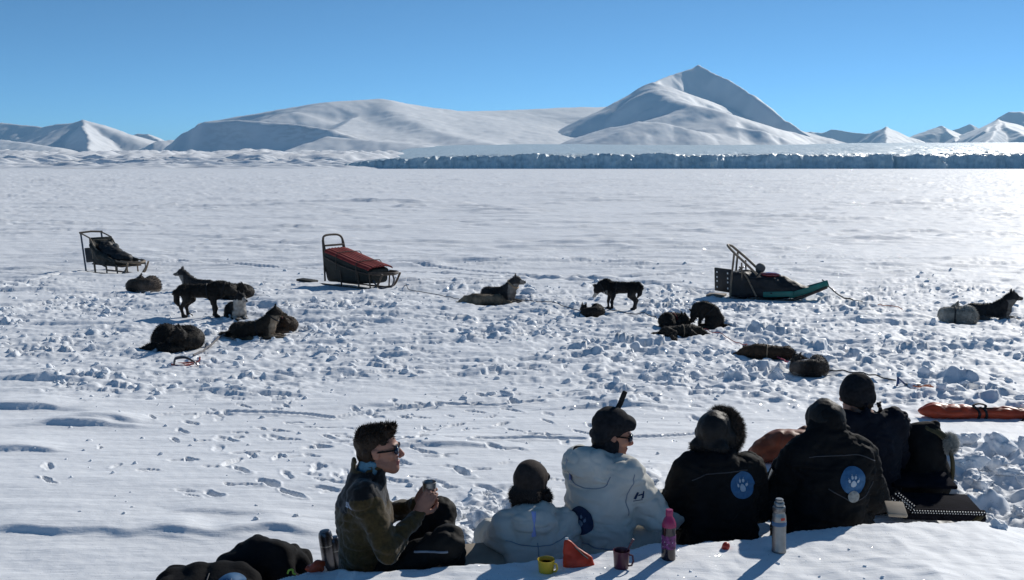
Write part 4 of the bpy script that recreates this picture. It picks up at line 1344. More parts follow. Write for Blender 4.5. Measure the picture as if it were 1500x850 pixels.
    for s in (-1, 1):
        fb = SDF(an[s] - (.2, .2, .15), an[s] + (.2, .32, .15), .011)
        fw = unit((an[s][0] * .3, 1.2, 0))
        fb.cap(an[s] + (0, 0, .03), an[s] - (0, 0, .03), .058, .055, .02); fb.cap(an[s] - (0, .02, .03), an[s] + fw * .17 - (0, 0, .045), .052, .045, .03)
        fb.build('boot', M_BOOT, t)
    PEOPLE.append((t, dict(head=hc, R=Rh, jacket=jk, body=body, trousers=tr, neck=nb, sh=sh, wr=wr, el=el, kn=kn)))
    return t, PEOPLE[-1][1]
def headspace(I):
    c, R = I['head'], I['R']
    return lambda x, y, z: c + R @ np.array((x, y, z), float)
def sunglasses(t, I, frame_m):
    g = headspace(I)
    S = SDF(I['head'] - .16, I['head'] + .16, .0045)
    R = I['R']
    for s in (-1, 1):
        S.ell(g(.034 * s, .094, .008), (.036, .015, .026), .006, R)
    S.cap(g(-.01, .106, .014), g(.01, .106, .014), .006, .006, .006)
    sg = S.build('sunglasses', M_LENS, t)
    m = MB()
    for s in (-1, 1): m.tube([g(.064 * s, .085, .014), g(.078 * s, .04, .013), g(.083 * s, -.01, .012), g(.078 * s, -.035, -.004)], .0045, 8)
    m.tube([g(-.066, .086, .024), g(-.035, .107, .027), g(0, .111, .024), g(.035, .107, .027), g(.066, .086, .024)], .0035, 8)
    m.build('frame', frame_m, sg)
    return sg
RNG = np.random.default_rng(4)
def seat_on(px, Y, z):
    x = at_y(px, 700, Y)[0]
    return (x, Y, z)

def build_people():
    AX = dict(U=(1, 0, 0), W=(0, 0, 1), D=(0, 1, 0))           # laid on the back
    # ---------------- 1: man in the olive fleece, side-on, holding a cup
    def fleece(V):
        n = n3(V * 6, 3) * .012
        c = np.tile(np.array((.060, .041, .015)), (len(V), 1))
        yoke = (V[:, 2] + .3 * n > .50 + .09 * sstep(.15, .215, np.abs(V[:, 0])) + .12 * np.clip(V[:, 1], -.1, .2)) & (V[:, 2] < .685 + .15 * V[:, 1])
        c[yoke] = (.008, .008, .009)
        c[V[:, 2] + n < .14] = (.010, .010, .010)
        return c
    loc = seat_on(536, 5.12, .235)
    A = dict(head=(0, .072, .775), pitch=-3, yaw=-3, neck=(0, .015, .655), chest=(0, -.015, .47), sh=((-.16, -.01, .585), (.16, -.01, .585)), bulk=.96,
             el=((-.25, .10, .335), (.245, .115, .315)), wr=((-.065, .275, .455), (.07, .275, .45)),
             hand=((.06, .5, .75), (-.06, .5, .75)), palm=((1, .1, 0), (-1, .1, 0)), curl=34,
             kn=((-.27, .40, .33), (.20, .42, .33)), an=((.06, .42, .05), (-.05, .47, .05)), jm=M_OLIVE, jcol=fleece, collar=(.068, .094), fold=.007, fscale=8, sleeve=.068)
    t, I = person('man in an olive fleece with black shoulders, sitting side-on and holding a cup', loc, 6, A)
    g = headspace(I)
    # hair: short back and sides with a raised quiff
    H = SDF(I['head'] - .18, I['head'] + .2, .006)
    R = I['R']
    H.ell(g(0, -.025, .052), (.084, .104, .098), .02, R); H.ell(g(0, -.05, -.01), (.074, .072, .085), .03, R)
    H.ell(g(0, .035, .112), (.060, .055, .030), .03, R); H.cap(g(-.03, .075, .115), g(.03, .075, .118), .016, .016, .02)
    H.ell(g(0, .10, -.02), (.12, .085, .088), .01, R, True); H.ell(g(0, .06, -.085), (.12, .10, .07), .01, R, True)
    for s in (-1, 1): H.ell(g(.09 * s, -.005, -.012), (.03, .03, .036), .008, R, True)
    H.wrinkle(.007, 24, 2, (1, .6, .6))
    hair = H.build('hair', M_HAIR, t)
    fur(hair, 'hair_tufts', 2600, .012, M_HAIR, RNG, lean=(0, .7, .5), width=.0022, colored=False, keep=lambda V: V[:, 2] > I['head'][2] + .05)
    fur(hair, 'quiff', 150, .027, M_HAIR, RNG, lean=(0, .2, 1.6), width=.0025, colored=False, keep=lambda V: (V[:, 2] > I['head'][2] + .115) & (V[:, 1] > I['head'][1] + .03))
    sunglasses(t, I, M_BLACKCLOTH)
    G = SDF(I['neck'] - .15, I['neck'] + .2, .006)
    G.cap(I['neck'] + (0, .005, -.01), I['neck'] + (0, .03, .06), .078, .076, .01); G.wrinkle(.003, 25, 4); G.plane_cut(I['neck'] + (0, 0, .088), unit((0, .35, 1)))
    G.build('neck_gaiter', M_TEAL, t)
    # small half-dome mark and a bar on the back of the right shoulder
    arcs = []
    for r0, r1 in ((.004, .010), (.013, .018), (.021, .026)):
        arcs.append([(r1 * cos(a), r1 * sin(a)) for a in np.linspace(0, pi / 2, 8)] + [(r0 * cos(a), r0 * sin(a)) for a in np.linspace(pi / 2, 0, 8)])
    arcs.append([(-.024, .0), (-.003, .0), (-.003, .006), (-.024, .006)]); arcs.append([(-.022, .009), (-.003, .009), (-.003, .014), (-.022, .014)]); arcs.append([(-.018, .017), (-.003, .017), (-.003, .022), (-.018, .022)])
    decal(I['jacket'], 'logo', [[(a * 1.4, b * 1.4) for a, b in q] for q in arcs], (.13, -.02, .53), (.72, .69, 0), (0, 0, 1), (-.69, .72, 0), .004, M_LOGO, t, step=.008)
    strip(I['trousers'], 'leg_stripe', [(-.08, .0), (.0, .012), (.09, .02)], (.25, .33, .30), (0, 1, 0), (0, 0, 1), (-1, 0, 0), .006, M_SEAMPALE, t)
    # the cup he holds: a thing of its own
    cw = Matrix.Translation(loc) @ Matrix.Rotation(radians(6 - 90), 4, 'Z')
    cp = cw @ Vector((.0025, .335, .55))
    c = MB().lathe([(.030, -.035), (.033, -.034), (.037, .045), (.039, .047), (.037, .048), (.033, .043), (.029, -.028), (0, -.028)], 28)
    cup = c.build('cup', M_STEEL, None)
    cup.location = cp
    tag(cup, 'pale metal cup held up in both hands by the man in the olive fleece', 'cup')

    # ---------------- 2: small sitter in a white anorak, seen from behind
    loc = seat_on(783, 5.32, .10)
    A = dict(head=(-.01, .11, .60), pitch=18, yaw=-25, neck=(0, .04, .49), chest=(0, .0, .32), sh=((-.155, .02, .425), (.155, .02, .425)),
             el=((-.25, .14, .20), (.25, .14, .20)), wr=((-.12, .33, .22), (.12, .33, .22)), kn=((-.22, .40, .24), (.22, .40, .24)), an=((-.12, .6, .05), (.12, .6, .05)),
             micro=.001, jm=M_WHITE, bulk=.98, sleeve=.08, fold=.010, fscale=8, skirt=(.27, .20, .16),
             hoodform=[((0, -.07, .475), (.125, .095, .09), .04), ((0, -.01, .515), (.12, .105, .05), .03)], tm=M_WHITE)
    t, I = person('person in a white anorak and brown fur hat, sitting low with back turned', loc, 96, A)
    g = headspace(I); R = I['R']
    H = SDF(I['head'] - .22, I['head'] + .22, .007)
    H.ell(g(0, -.015, .06), (.098, .115, .108), .02, R); H.cap(g(.085, .01, -.03), g(.075, .03, -.10), .038, .03, .03); H.cap(g(-.085, .01, -.03), g(-.075, .03, -.10), .038, .03, .03)
    H.cap(g(-.05, -.085, -.04), g(.05, -.085, -.04), .042, .042, .03); H.cap(g(-.06, .085, .075), g(.06, .085, .075), .03, .03, .02)
    H.wrinkle(.005, 12, 6)
    hat = H.build('hat', M_HATBROWN, t)
    fur(hat, 'fur', 5200, .020, M_FURDARK, RNG, lean=(0, 0, -.8), width=.0018, colored=False, keep=lambda V: V[:, 2] < I['head'][2] + .02)
    decal(I['jacket'], 'ribbon', [[(-.013, -.085), (.013, -.085), (.013, .05), (-.013, .05)]], (-.02, 0, .50), D=(0, 1, 0), U=(1, 0, 0), W=(0, 0, 1), off=.004, m=M_LAV, parent=t, step=.012)
    strip(I['jacket'], 'seam', [(-.22, .0), (-.1, .05), (0, .07), (.12, .08), (.22, .075)], (0, 0, .20), width=.0045, m=M_SEAMPALE, parent=t, **AX)
    strip(I['jacket'], 'seam', [(-.17, .0), (-.08, -.02), (.08, -.02), (.17, .0)], (0, 0, .385), width=.003, m=M_SEAMPALE, parent=t, **AX)
    strip(I['jacket'], 'seam', [(0, -.16), (.004, -.05), (0, .0)], (0, 0, .38), width=.0028, m=M_SEAMPALE, parent=t, **AX)
    badge(t, I['jacket'], (.14, 0, .07), r=.075, m1=M_BADGEDARK, m2=M_PAWGREY, **AX)

    # ---------------- 3: man in a white anorak, dark cap with a raised flap
    loc = seat_on(878, 5.5, .20)
    A = dict(head=(.01, .10, .775), pitch=12, yaw=-36, neck=(0, .04, .66), chest=(0, .01, .47), sh=((-.18, .02, .595), (.18, .03, .595)),
             el=((-.26, .16, .33), (.255, .19, .33)), wr=((-.10, .38, .33), (.12, .43, .335)), hand=((.4, .9, 0), (-.1, 1, -.05)), palm=((1, 0, 0), (-.3, 0, -1)), kn=((-.22, .46, .33), (.22, .48, .30)), an=((-.12, .6, .05), (.14, .66, .05)),
             micro=.001, jm=M_WHITE, bulk=1.08, sleeve=.088, fold=.011, fscale=8.5, skirt=(.23, .20, .16),
             hoodform=[((0, -.08, .63), (.145, .105, .11), .04), ((0, .0, .665), (.12, .105, .05), .03)], tm=M_WHITE)
    t, I = person('man in a white anorak, sunglasses and a dark cap with one flap sticking up', loc, 45, A)
    g = headspace(I); R = I['R']
    H = SDF(I['head'] - .2, I['head'] + .24, .006)
    H.ell(g(0, -.02, .062), (.096, .116, .105), .02, R); H.cap(g(-.05, .082, .078), g(.05, .082, .078), .024, .024, .02); H.ell(g(0, .07, .10), (.072, .045, .03), .02, R)
    H.cap(g(-.06, -.085, -.02), g(.06, -.085, -.02), .036, .036, .03)
    for s in (-1, 1): H.cap(g(.082 * s, -.04, .06), g(.078 * s, -.065, .0), .028, .024, .03)
    H.ell(g(0, .12, -.04), (.15, .14, .10), .01, R, True)
    H.wrinkle(.004, 14, 8)
    hat = H.build('hat', M_KNIT, t)
    F = SDF(I['head'] - .1, I['head'] + .36, .006)
    F.box(g(-.07, .03, .195), (.018, .036, .125), .010, .004, R @ euler3(radians(-8), radians(6), 0)); F.wrinkle(.002, 20, 3)
    F.build('flap', M_LEATHER, hat)
    hr = SDF(I['head'] - .16, I['head'] + .1, .006)
    hr.ell(g(0, -.06, -.045), (.072, .055, .05), .02, R); hr.wrinkle(.004, 30, 3)
    hr.build('hair', M_HAIR, t)
    sunglasses(t, I, M_BLACKCLOTH)
    SC_ = SDF(I['neck'] - .2, I['neck'] + .2, .007)
    SC_.cap(I['neck'] + (0, -.0, .0), I['neck'] + (0, .02, .06), .084, .08, .02); SC_.cap(I['neck'] + (-.03, -.07, .035), I['neck'] + (-.10, -.13, .05), .035, .018, .02); SC_.wrinkle(.004, 18, 3)
    SC_.build('neck_scarf', M_KNIT, t)
    badge(t, I['jacket'], (.03, 0, .335), (.97, -.15, .2), (-.2, 0, .98), (.15, .99, 0), .080, M_BADGEDARK, M_PAWGREY)
    strip(I['jacket'], 'piping', [(-.02, .105), (.035, .075), (.085, .02), (.115, -.06), (.125, -.13)], (.3, .12, .58), (0, 1, 0), (0, 0, 1), (-1, 0, 0), .0075, M_RED, t)
    strip(I['jacket'], 'seam', [(-.14, .07), (-.15, .0), (-.12, -.06), (0, -.085), (.12, -.06), (.15, .0)], (0, 0, .60), width=.003, m=M_SEAMPALE, parent=t, **AX)
    strip(I['jacket'], 'seam', [(-.05, .13), (-.06, .05), (-.05, -.05), (-.03, -.12)], (.5, .02, .50), (0, 1, 0), (0, 0, 1), (-1, 0, 0), .003, M_SEAMPALE, t)
    strip(I['jacket'], 'seam', [(-.25, .0), (-.1, .03), (.05, .04), (.2, .03)], (0, 0, .16), width=.0045, m=M_SEAMPALE, parent=t, **AX)
    decal(I['jacket'], 'sleeve_mark', [[(-.026, -.02), (-.014, -.024), (-.012, .02), (-.024, .024)], [(-.01, -.004), (.012, .0), (.012, .010), (-.01, .007)], [(.012, -.024), (.024, -.018), (.022, .022), (.013, .026)], [(-.024, -.036), (.02, -.03), (.02, -.026), (-.024, -.031)]],
          (.3, .02, .50), (0, 1, 0), (0, 0, 1), (-1, 0, 0), .003, M_BADGEDARK, t, step=.01)
    decal(I['jacket'], 'ribbon', [[(-.010, -.07), (.010, -.07), (.010, .06), (-.010, .06)]], (-.08, 0, .60), (.93, -.3, 0), (0, 0, 1), (.3, .95, 0), .004, M_LAV, t, step=.012)
    G = SDF(I['wr'][1] - .2, I['wr'][1] + .2, .008)
    w1 = I['wr'][1]; G.cap(w1 - (0, .03, 0), w1 + (-.01, .05, -.0), .052, .055, .02); G.ell(w1 + (-.012, .10, -.01), (.048, .075, .038), .03); G.cap(w1 + (-.04, .04, .01), w1 + (-.075, .1, .0), .024, .02, .02)
    G.build('mitten', M_WHITE, t)

    # ---------------- 4 and 5: people in black suits with round paw badges
    loc = seat_on(1055, 5.62, .19)
    A = dict(head=(0, .10, .725), pitch=8, yaw=-42, neck=(0, .05, .62), chest=(0, .0, .45), sh=((-.17, .02, .555), (.17, .02, .555)),
             el=((-.275, .10, .28), (.275, .12, .29)), wr=((-.15, .36, .30), (.15, .36, .30)), kn=((-.20, .42, .20), (.20, .42, .20)), an=((-.14, .6, .05), (.14, .6, .05)),
             jm=M_BLACKSHELL, bulk=1.10, sleeve=.098, fold=.011, fscale=7.5, collar=(.08, .105), skirt=(.28, .22, .17), hoodform=[((0, -.05, .60), (.13, .09, .08), .06)])
    t, I = person('person in a black suit with paw badge and fur hat, behind the red cap', loc, 98, A)
    g = headspace(I); R = I['R']
    H = SDF(I['head'] - .22, I['head'] + .22, .007)
    H.ell(g(0, -.02, .055), (.105, .122, .112), .02, R); H.cap(g(-.07, -.08, -.05), g(.07, -.08, -.05), .05, .05, .03)
    for s in (-1, 1): H.cap(g(.09 * s, .0, .02), g(.085 * s, .02, -.08), .042, .036, .03)
    H.wrinkle(.005, 11, 8)
    hat = H.build('hat', M_LEATHER, t)
    Rf = SDF(I['head'] - .26, I['head'] + .26, .01)
    ring = [g(.092 * sin(a), .06, .025 + .105 * cos(a)) for a in np.linspace(-.5, 2.7, 12)]
    Rf.chain(ring, [.025, .034, .040, .043, .044, .044, .044, .043, .040, .038, .034, .028], .03)
    ruff = Rf.build('fur_ruff', M_FURTRIM, t)
    fur(ruff, 'fur', 9000, .028, M_FURTRIM, RNG, width=.0015, colored=False)
    fur(hat, 'fur', 2500, .018, M_FURDARK, RNG, lean=(0, 0, -.5), width=.0025, colored=False, keep=lambda V: V[:, 2] < I['head'][2] - .02)
    badge(t, I['jacket'], (.085, 0, .51), r=.076, m1=M_BADGE, m2=M_PAW, **AX)
    strip(I['jacket'], 'seam', [(-.2, -.01), (-.1, .03), (0, .045), (.12, .045)], (0, 0, .545), width=.0035, m=M_SEAM, parent=t, **AX)

    loc = seat_on(1214, 5.72, .27)
    A = dict(head=(-.0, .09, .70), pitch=12, yaw=8, neck=(0, .03, .60), chest=(0, -.01, .42), sh=((-.165, .01, .535), (.165, .01, .535)),
             el=((-.30, .09, .25), (.30, .09, .25)), wr=((-.28, .34, .24), (.22, .34, .28)), kn=((-.30, .42, .24), (.30, .42, .24)), an=((-.16, .6, .05), (.16, .6, .05)),
             jm=M_BLACKSHELL, bulk=1.12, sleeve=.105, fold=.011, fscale=7.5, skirt=(.33, .24, .20),
             hoodform=[((0, .075, .72), (.108, .125, .125), .04), ((0, .02, .62), (.15, .12, .09), .08)])
    t, I = person('broad person in a black hooded suit with blue paw badge, beside the dotted mat', loc, 92, A)
    g = headspace(I); R = I['R']
    H = SDF(I['head'] - .22, I['head'] + .22, .007)
    H.ell(g(0, -.005, .03), (.112, .134, .128), .02, R); H.wrinkle(.007, 11, 9); H.wrinkle(.003, 25, 3); H.plane_cut(g(0, -.03, -.02), -unit(R[:, 2] + .5 * R[:, 1]))
    hood = H.build('hood_crown', M_HOOD, t)
    badge(t, I['jacket'], (.085, 0, .435), r=.078, m1=M_BADGE, m2=M_PAW, rot=-.1, **AX)
    strip(I['jacket'], 'seam', [(-.16, -.0), (0, .006), (.14, .01), (.24, -.03)], (0, 0, .56), width=.0035, m=M_SEAM, parent=t, **AX)
    strip(I['jacket'], 'seam', [(-.06, -.01), (.02, -.055), (.09, -.085), (.18, -.05), (.24, .0)], (0, 0, .40), width=.0035, m=M_SEAM, parent=t, **AX)
    tg = decal(I['jacket'], 'reflector', [circle(.034)], (.085, 0, .345), (1, 0, 0), (0, 0, 1), (0, 1, 0), .008, M_REFLECT, t)

    # ---------------- 6: behind, black beanie
    loc = seat_on(1272, 6.55, .2)
    A = dict(head=(-.055, .10, .75), pitch=5, yaw=30, neck=(-.01, .04, .64), chest=(0, .0, .45), sh=((-.18, .02, .585), (.18, .02, .585)),
             el=((-.26, .12, .31), (.26, .10, .30)), wr=((-.12, .36, .30), (.12, .36, .30)), kn=((-.22, .42, .3), (.22, .42, .3)), an=((-.12, .6, .05), (.12, .6, .05)),
             jm=M_NAVY, bulk=1.08, sleeve=.088, fold=.010, fscale=8, collar=(.08, .10))
    t, I = person('person in a black beanie and dark navy jacket, sitting behind the hooded one', loc, 100, A)
    g = headspace(I); R = I['R']
    H = SDF(I['head'] - .2, I['head'] + .22, .007)
    H.ell(g(0, -.012, .058), (.094, .114, .108), .02, R); H.cap(g(-.05, .0, .03), g(.05, 0, .03), .088, .088, .03); H.cap(g(-.04, -.06, -.015), g(.04, -.06, -.015), .05, .05, .03)
    H.ell(g(0, .13, -.06), (.13, .12, .085), .01, R, True); H.wrinkle(.003, 18, 11)
    H.build('hat', M_KNIT, t)
    hr = SDF(I['head'] - .16, I['head'] + .1, .007)
    hr.ell(g(0, -.055, -.05), (.07, .055, .045), .02, R); hr.wrinkle(.004, 30, 3)
    hr.build('hair', M_HAIR, t)
# ================================================================== things on and around the bench
M_STEEL = mat('brushed_steel', (.25, .25, .245), rough=.38, metal=1.0, var=(30, .12), bump=(8, .05, .002))
M_STEELDARK = mat('dark_steel', (.10, .10, .11), rough=.3, metal=.9, var=(20, .2))
M_REFLECT = mat('grey_reflector', (.30, .30, .28), rough=.4, var=(60, .3))
M_NAVY = mat('navy_shell', (.009, .0105, .017), rough=.8, var=(10, .3), bump=(40, .5, .008), spec=.12)
M_ORANGE = mat('orange_bag', (.46, .062, .020), rough=.45, var=(9, .2), bump=(24, .4, .008), spec=.4)
M_RUST = mat('rust_bag', (.20, .060, .025), rough=.6, var=(9, .25), bump=(24, .4, .008))
M_POUCH = mat('orange_pouch', (.46, .035, .010), rough=.5, var=(14, .15), bump=(30, .3, .004))
M_YELLOW = mat('yellow_plastic', (.50, .36, .03), rough=.4, var=(20, .1))
M_MAROON = mat('maroon_plastic', (.075, .014, .030), rough=.35, var=(20, .2), spec=.5)
M_SYRUP = mat('dark_syrup', (.018, .006, .010), rough=.15, var=(20, .2), spec=.6, coat=.4)
M_PINK = mat('pink_plastic', (.34, .02, .09), rough=.35, var=(20, .2), spec=.5)
M_LABEL = mat('berry_label', (.16, .03, .13), rough=.5, var=(70, .8))
M_LABELPALE = mat('label_pale', (.55, .45, .55), rough=.5, var=(40, .3))
M_REDP = mat('red_plastic', (.45, .035, .02), rough=.4, var=(20, .2))
M_BLUEBAND = mat('blue_band', (.05, .14, .28), rough=.45)
M_BEIGE = mat('beige_pad', (.30, .26, .21), rough=.95, var=(12, .12), bump=(60, .3, .004))
M_DGREEN = mat('dark_green_plastic', (.012, .035, .033), rough=.4)
M_MATTE = mat('dark_mat', (.012, .012, .017), rough=.95, var=(10, .3), bump=(40, .4, .006), spec=.04)
M_DOT = mat('white_dot', (.75, .74, .70), rough=.4, var=(30, .1))
M_OLIVETRIM = mat('olive_trim', (.06, .05, .02), rough=.7, var=(20, .3))
M_PALEFUR = mat('pale_fur', (.55, .53, .48), rough=.7, var=(25, .2))
M_STRAP = mat('black_strap', (.014, .013, .014), rough=.6)
M_LIME = mat('lime_plastic', (.35, .5, .04), rough=.4)
M_ROPE = {k: mat('rope_' + k, c, rough=.8, var=(60, .3)) for k, c in {'dark': (.03, .03, .035), 'grey': (.16, .15, .15), 'red': (.42, .09, .07), 'blue': (.02, .06, .18), 'pink': (.40, .06, .10), 'orange': (.5, .14, .06)}.items()}

def stand(o, px, py, tilt=(0, 0), sink=.006, rotz=0):
    p = on_ground(px, py)
    o.location = (p.x, p.y, p.z - sink)
    o.rotation_euler = (radians(tilt[0]), radians(tilt[1]), rotz)
    return o
def thermos(label, small=False):
    t = thing('thermos', label, 'thermos')
    if not small:
        MB().lathe([(.034, 0), (.037, .004), (.0375, .018), (.036, .022), (.036, .19), (.034, .205), (.029, .216), (.029, .22)], 32).build('flask_body', M_STEEL, t)
        MB().lathe([(.0366, .150), (.0372, .152), (.0372, .170), (.0366, .172)], 32).build('blue_stripe', M_BLUEBAND, t)
        c = MB().lathe([(.029, .219), (.031, .222), (.031, .248), (.029, .252), (.026, .254), (.026, .27), (.023, .274), (.021, .276), (.021, .286), (.017, .290), (0, .290)], 32).build('cap', M_STEEL, t)
        bm = MB()
        for k in range(28):
            a = 2 * pi * k / 28
            bm.box((.0312 * cos(a), .0312 * sin(a), .236), (.002, .003, .022), Matrix.Rotation(a, 3, 'Z'))
        bm.build('grip', M_STEELDARK, c)
        lb = MB()
        n = 8
        vs = []
        for k in range(n + 1):
            a = radians(-72 + (k - n / 2) * 4.6)
            vs += [(.0368 * cos(a), .0368 * sin(a), .183), (.0368 * cos(a), .0368 * sin(a), .197)]
        lb.add(vs, [(2 * k, 2 * k + 2, 2 * k + 3, 2 * k + 1) for k in range(n)]); lb.build('red_label', M_REDP, t)
    else:
        MB().lathe([(.036, 0), (.039, .004), (.039, .16), (.0385, .165)], 28).build('flask_body', M_STEELDARK, t)
        MB().lathe([(.0395, .166), (.0395, .172), (.0395, .215), (.036, .235), (.028, .246), (0, .249)], 28).build('cap', M_STEELDARK, t)
        MB().lathe([(.0398, .160), (.0402, .161), (.0402, .167), (.0398, .168)], 28).build('steel_ring', M_STEEL, t)
    return t
def mug(name, label, m, h, r, drink):
    t = thing(name, label, 'mug')
    MB().lathe([(r * .80, 0), (r * .84, .003), (r, h - .003), (r * 1.02, h), (r * .97, h), (r * .92, h - .004), (r * .78, .006), (0, .006)], 30).build('mug_body', m, t)
    MB().lathe([(0, h * .72), (r * .89, h * .72)], 24).build('drink', drink, t)
    hd = MB(); hd.tube([(-r * .95, 0, h * .82), (-r * 1.35, 0, h * .78), (-r * 1.45, 0, h * .5), (-r * 1.25, 0, h * .26), (-r * .86, 0, h * .22)], .005, 8); hd.build('handle', m, t)
    return t
def blob_bag(name, label, cat, loc, rotz, prims, m, h=.011, fold=.012, fs=8, seed=1, parts=()):
    t = thing(name, label, cat, loc, rotz)
    P = [np.array(p[1]) for p in prims]
    lo = np.min([p - .45 for p in P], 0); hi = np.max([p + .45 for p in P], 0); lo[2] = max(lo[2], -.12)
    S = SDF(lo, hi, h)
    for kind, *a in prims: getattr(S, kind)(*a)
    S.wrinkle(fold, fs, seed, (1, 1, 1))
    o = S.build('shell', m, t)
    return t, o, S
def rope(name, label, pts, r, m, parent=None, wob=.03, seed=0, lift=.03):
    rg = np.random.default_rng(seed)
    P = []
    for q in curve_pts([on_ground(*p[:2]) + Vector((0, 0, p[2] if len(p) > 2 else 0)) for p in pts], 14):
        P.append(q)
    arr = np.array([p[:] for p in P])
    z = ground_h(arr[:, 0], arr[:, 1])
    base = np.array([gz(a[0], a[1]) for a in arr])
    arr[:, 2] = np.maximum(arr[:, 2], z) + lift
    for _ in range(2): arr[1:-1, 2] = np.maximum(arr[1:-1, 2], (arr[:-2, 2] + arr[2:, 2]) / 2)
    arr[:, 0] += rg.normal(0, wob * .15, len(arr))
    o = MB().tube(arr, r, 6).build(name, m, parent)
    if label: tag(o, label, 'rope')
    return o

def build_props():
    # ---- on the bench, left to right
    t = mug('yellow_mug', 'yellow plastic mug standing on the snow bench by the low white anorak', M_YELLOW, .072, .043, M_SYRUP); stand(t, 800, 838, rotz=radians(150))
    # orange folded pouch with a white cap
    t = thing('food_pouch', 'crumpled orange pouch with a white spout leaning by the yellow mug', 'pouch')
    p = on_ground(848, 830); t.location = (p.x, p.y + .01, p.z - .01); t.rotation_euler = (radians(-14), 0, radians(4))
    S = SDF((-.14, -.07, -.02), (.14, .07, .2), .0042)
    prof = [((-.062, 0, .012), (-.062, 0, .130), .017, .008), ((-.05, 0, .012), (-.055, 0, .128), .021, .008), ((-.03, 0, .014), (-.04, 0, .118), .023, .008), ((-.01, 0, .014), (-.018, 0, .10), .023, .008), ((.015, 0, .014), (.01, 0, .08), .022, .007), ((.04, 0, .012), (.038, 0, .055), .019, .007), ((.066, 0, .01), (.066, 0, .04), .013, .008)]
    for i in range(len(prof) - 1):
        for k in range(6):
            f = k / 6; A_, B_ = prof[i], prof[i + 1]
            m_ = lambda u, v: tuple(np.array(u) * (1 - f) + np.array(v) * f)
            S.cap(m_(A_[0], B_[0]), m_(A_[1], B_[1]), A_[2] * (1 - f) + B_[2] * f, A_[3] * (1 - f) + B_[3] * f, .012)
    S.wrinkle(.004, 20, 3)
    S.build('pouch_body', M_POUCH, t)
    MB().lathe([(.008, 0), (.0085, .018), (.007, .02), (0, .02)], 14, (-.058, 0, .13)).build('spout', M_DOT, t)
    MB().tube([(-.02, -.016, .105), (.0, -.022, .085), (.02, -.02, .065), (.045, -.018, .045)], .0035, 6).build('tear_strip', M_SEAM, t)
    t = mug('maroon_mug', 'maroon plastic mug with a spoon in it, between orange pouch and berry bottle', M_MAROON, .098, .042, M_SYRUP); stand(t, 910, 832, rotz=radians(160))
    s = thing('spoon', 'dark red spoon standing in the maroon mug', 'spoon', t.location, 0)
    sp = MB(); sp.tube([(-.01, .0, .012), (.03, .0, .10), (.058, .0, .155)], [.004, .004, .0065], 8); sp.tube([(-.016, 0, .0), (-.012, 0, .008), (-.008, 0, .016)], [.004, .009, .004], 8); sp.build('spoon_body', M_MAROON, s)
    # berry drink bottle
    t = thing('drink_bottle', 'dark berry drink bottle with pink cap standing on the snow bench', 'bottle'); stand(t, 979, 818, rotz=.4)
    MB().lathe([(.030, 0), (.036, .004), (.037, .02), (.0355, .05), (.0365, .06)], 30).build('bottle_base', M_SYRUP, t)
    MB().lathe([(.0365, .06), (.0358, .135), (.0345, .15), (.036, .175)], 30).build('bottle_side', M_SYRUP, t)
    MB().lathe([(.036, .175), (.0355, .19), (.028, .212), (.0175, .228), (.016, .236)], 30).build('shoulder', M_PINK, t)
    MB().lathe([(.0168, .234), (.0185, .236), (.0185, .262), (.017, .264), (0, .264)], 24).build('cap', M_PINK, t)
    lb = MB().lathe([(.0372, .064), (.0366, .10), (.0364, .134)], 30).build('label', M_LABEL, t)
    vs = []; fs = []
    rg = np.random.default_rng(8)
    for _ in range(26):
        a0 = rg.uniform(0, 2 * pi); z0 = rg.uniform(.07, .128); w = rg.uniform(.05, .28); hh = rg.uniform(.002, .006)
        b = len(vs)
        for k in range(4):
            a = a0 + w * k / 3
            vs += [(.0379 * cos(a), .0379 * sin(a), z0 + .01 * sin(a * 3)), (.0379 * cos(a), .0379 * sin(a), z0 + hh + .01 * sin(a * 3))]
        fs += [(b + 2 * k, b + 2 * k + 2, b + 2 * k + 3, b + 2 * k + 1) for k in range(3)]
    MB().add(vs, fs).build('label_print', M_LABELPALE, lb)
    o = MB().lathe([(.0, 0), (.018, 0), (.020, .004), (.020, .026), (.016, .036), (.006, .042), (0, .042)], 20).build('red_cap', M_REDP, None)
    tag(o, 'small red screw cap lying on the snow bench left of the steel thermos', 'cap'); stand(o, 1062, 803, (20, 10), .006)
    t = thermos('tall steel thermos with a blue band standing on the snow bench'); stand(t, 1141, 808, (0, -1.5), .006, 0)
    # ---- left: two dark flasks and a heap of black parkas
    t = thermos('dark steel thermos beside the black parkas, the left one, leaning', True); stand(t, 484, 834, (3, -6), .01)
    t = thermos('dark steel thermos half hidden behind the back of the fleece man', True); stand(t, 499, 832, (3, -9), .03); t.scale = (.9, .9, .9)
    z0 = .165
    x = lambda px, Y: at_y(px, 800, Y)[0]
    t, o, S = blob_bag('parka', 'crumpled black parka with part of a blue paw badge, at the bottom left', 'parka', (x(305, 5.0), 5.0, z0), 0,
        [('ell', (-.02, 0, .10), (.27, .22, .15), .06), ('ell', (-.20, -.02, .11), (.09, .16, .12), .06), ('cap', (-.2, .05, .16), (.15, .05, .20), .07, .07, .06), ('ell', (.16, -.05, .12), (.15, .18, .13), .06)], M_BLACKCLOTH, seed=21, fold=.016)
    badge(t, o, (.15, 0, .13), (1, .1, .25), (-.22, .25, .95), (0, .85, -.5), .075, M_BADGE, M_PAW)
    strip(o, 'seam', [(.0, -.16), (.005, -.05), (.0, .08)], (.015, 0, .16), (1, 0, 0), (0, 0, 1), (0, 1, 0), .004, M_SEAM, t)
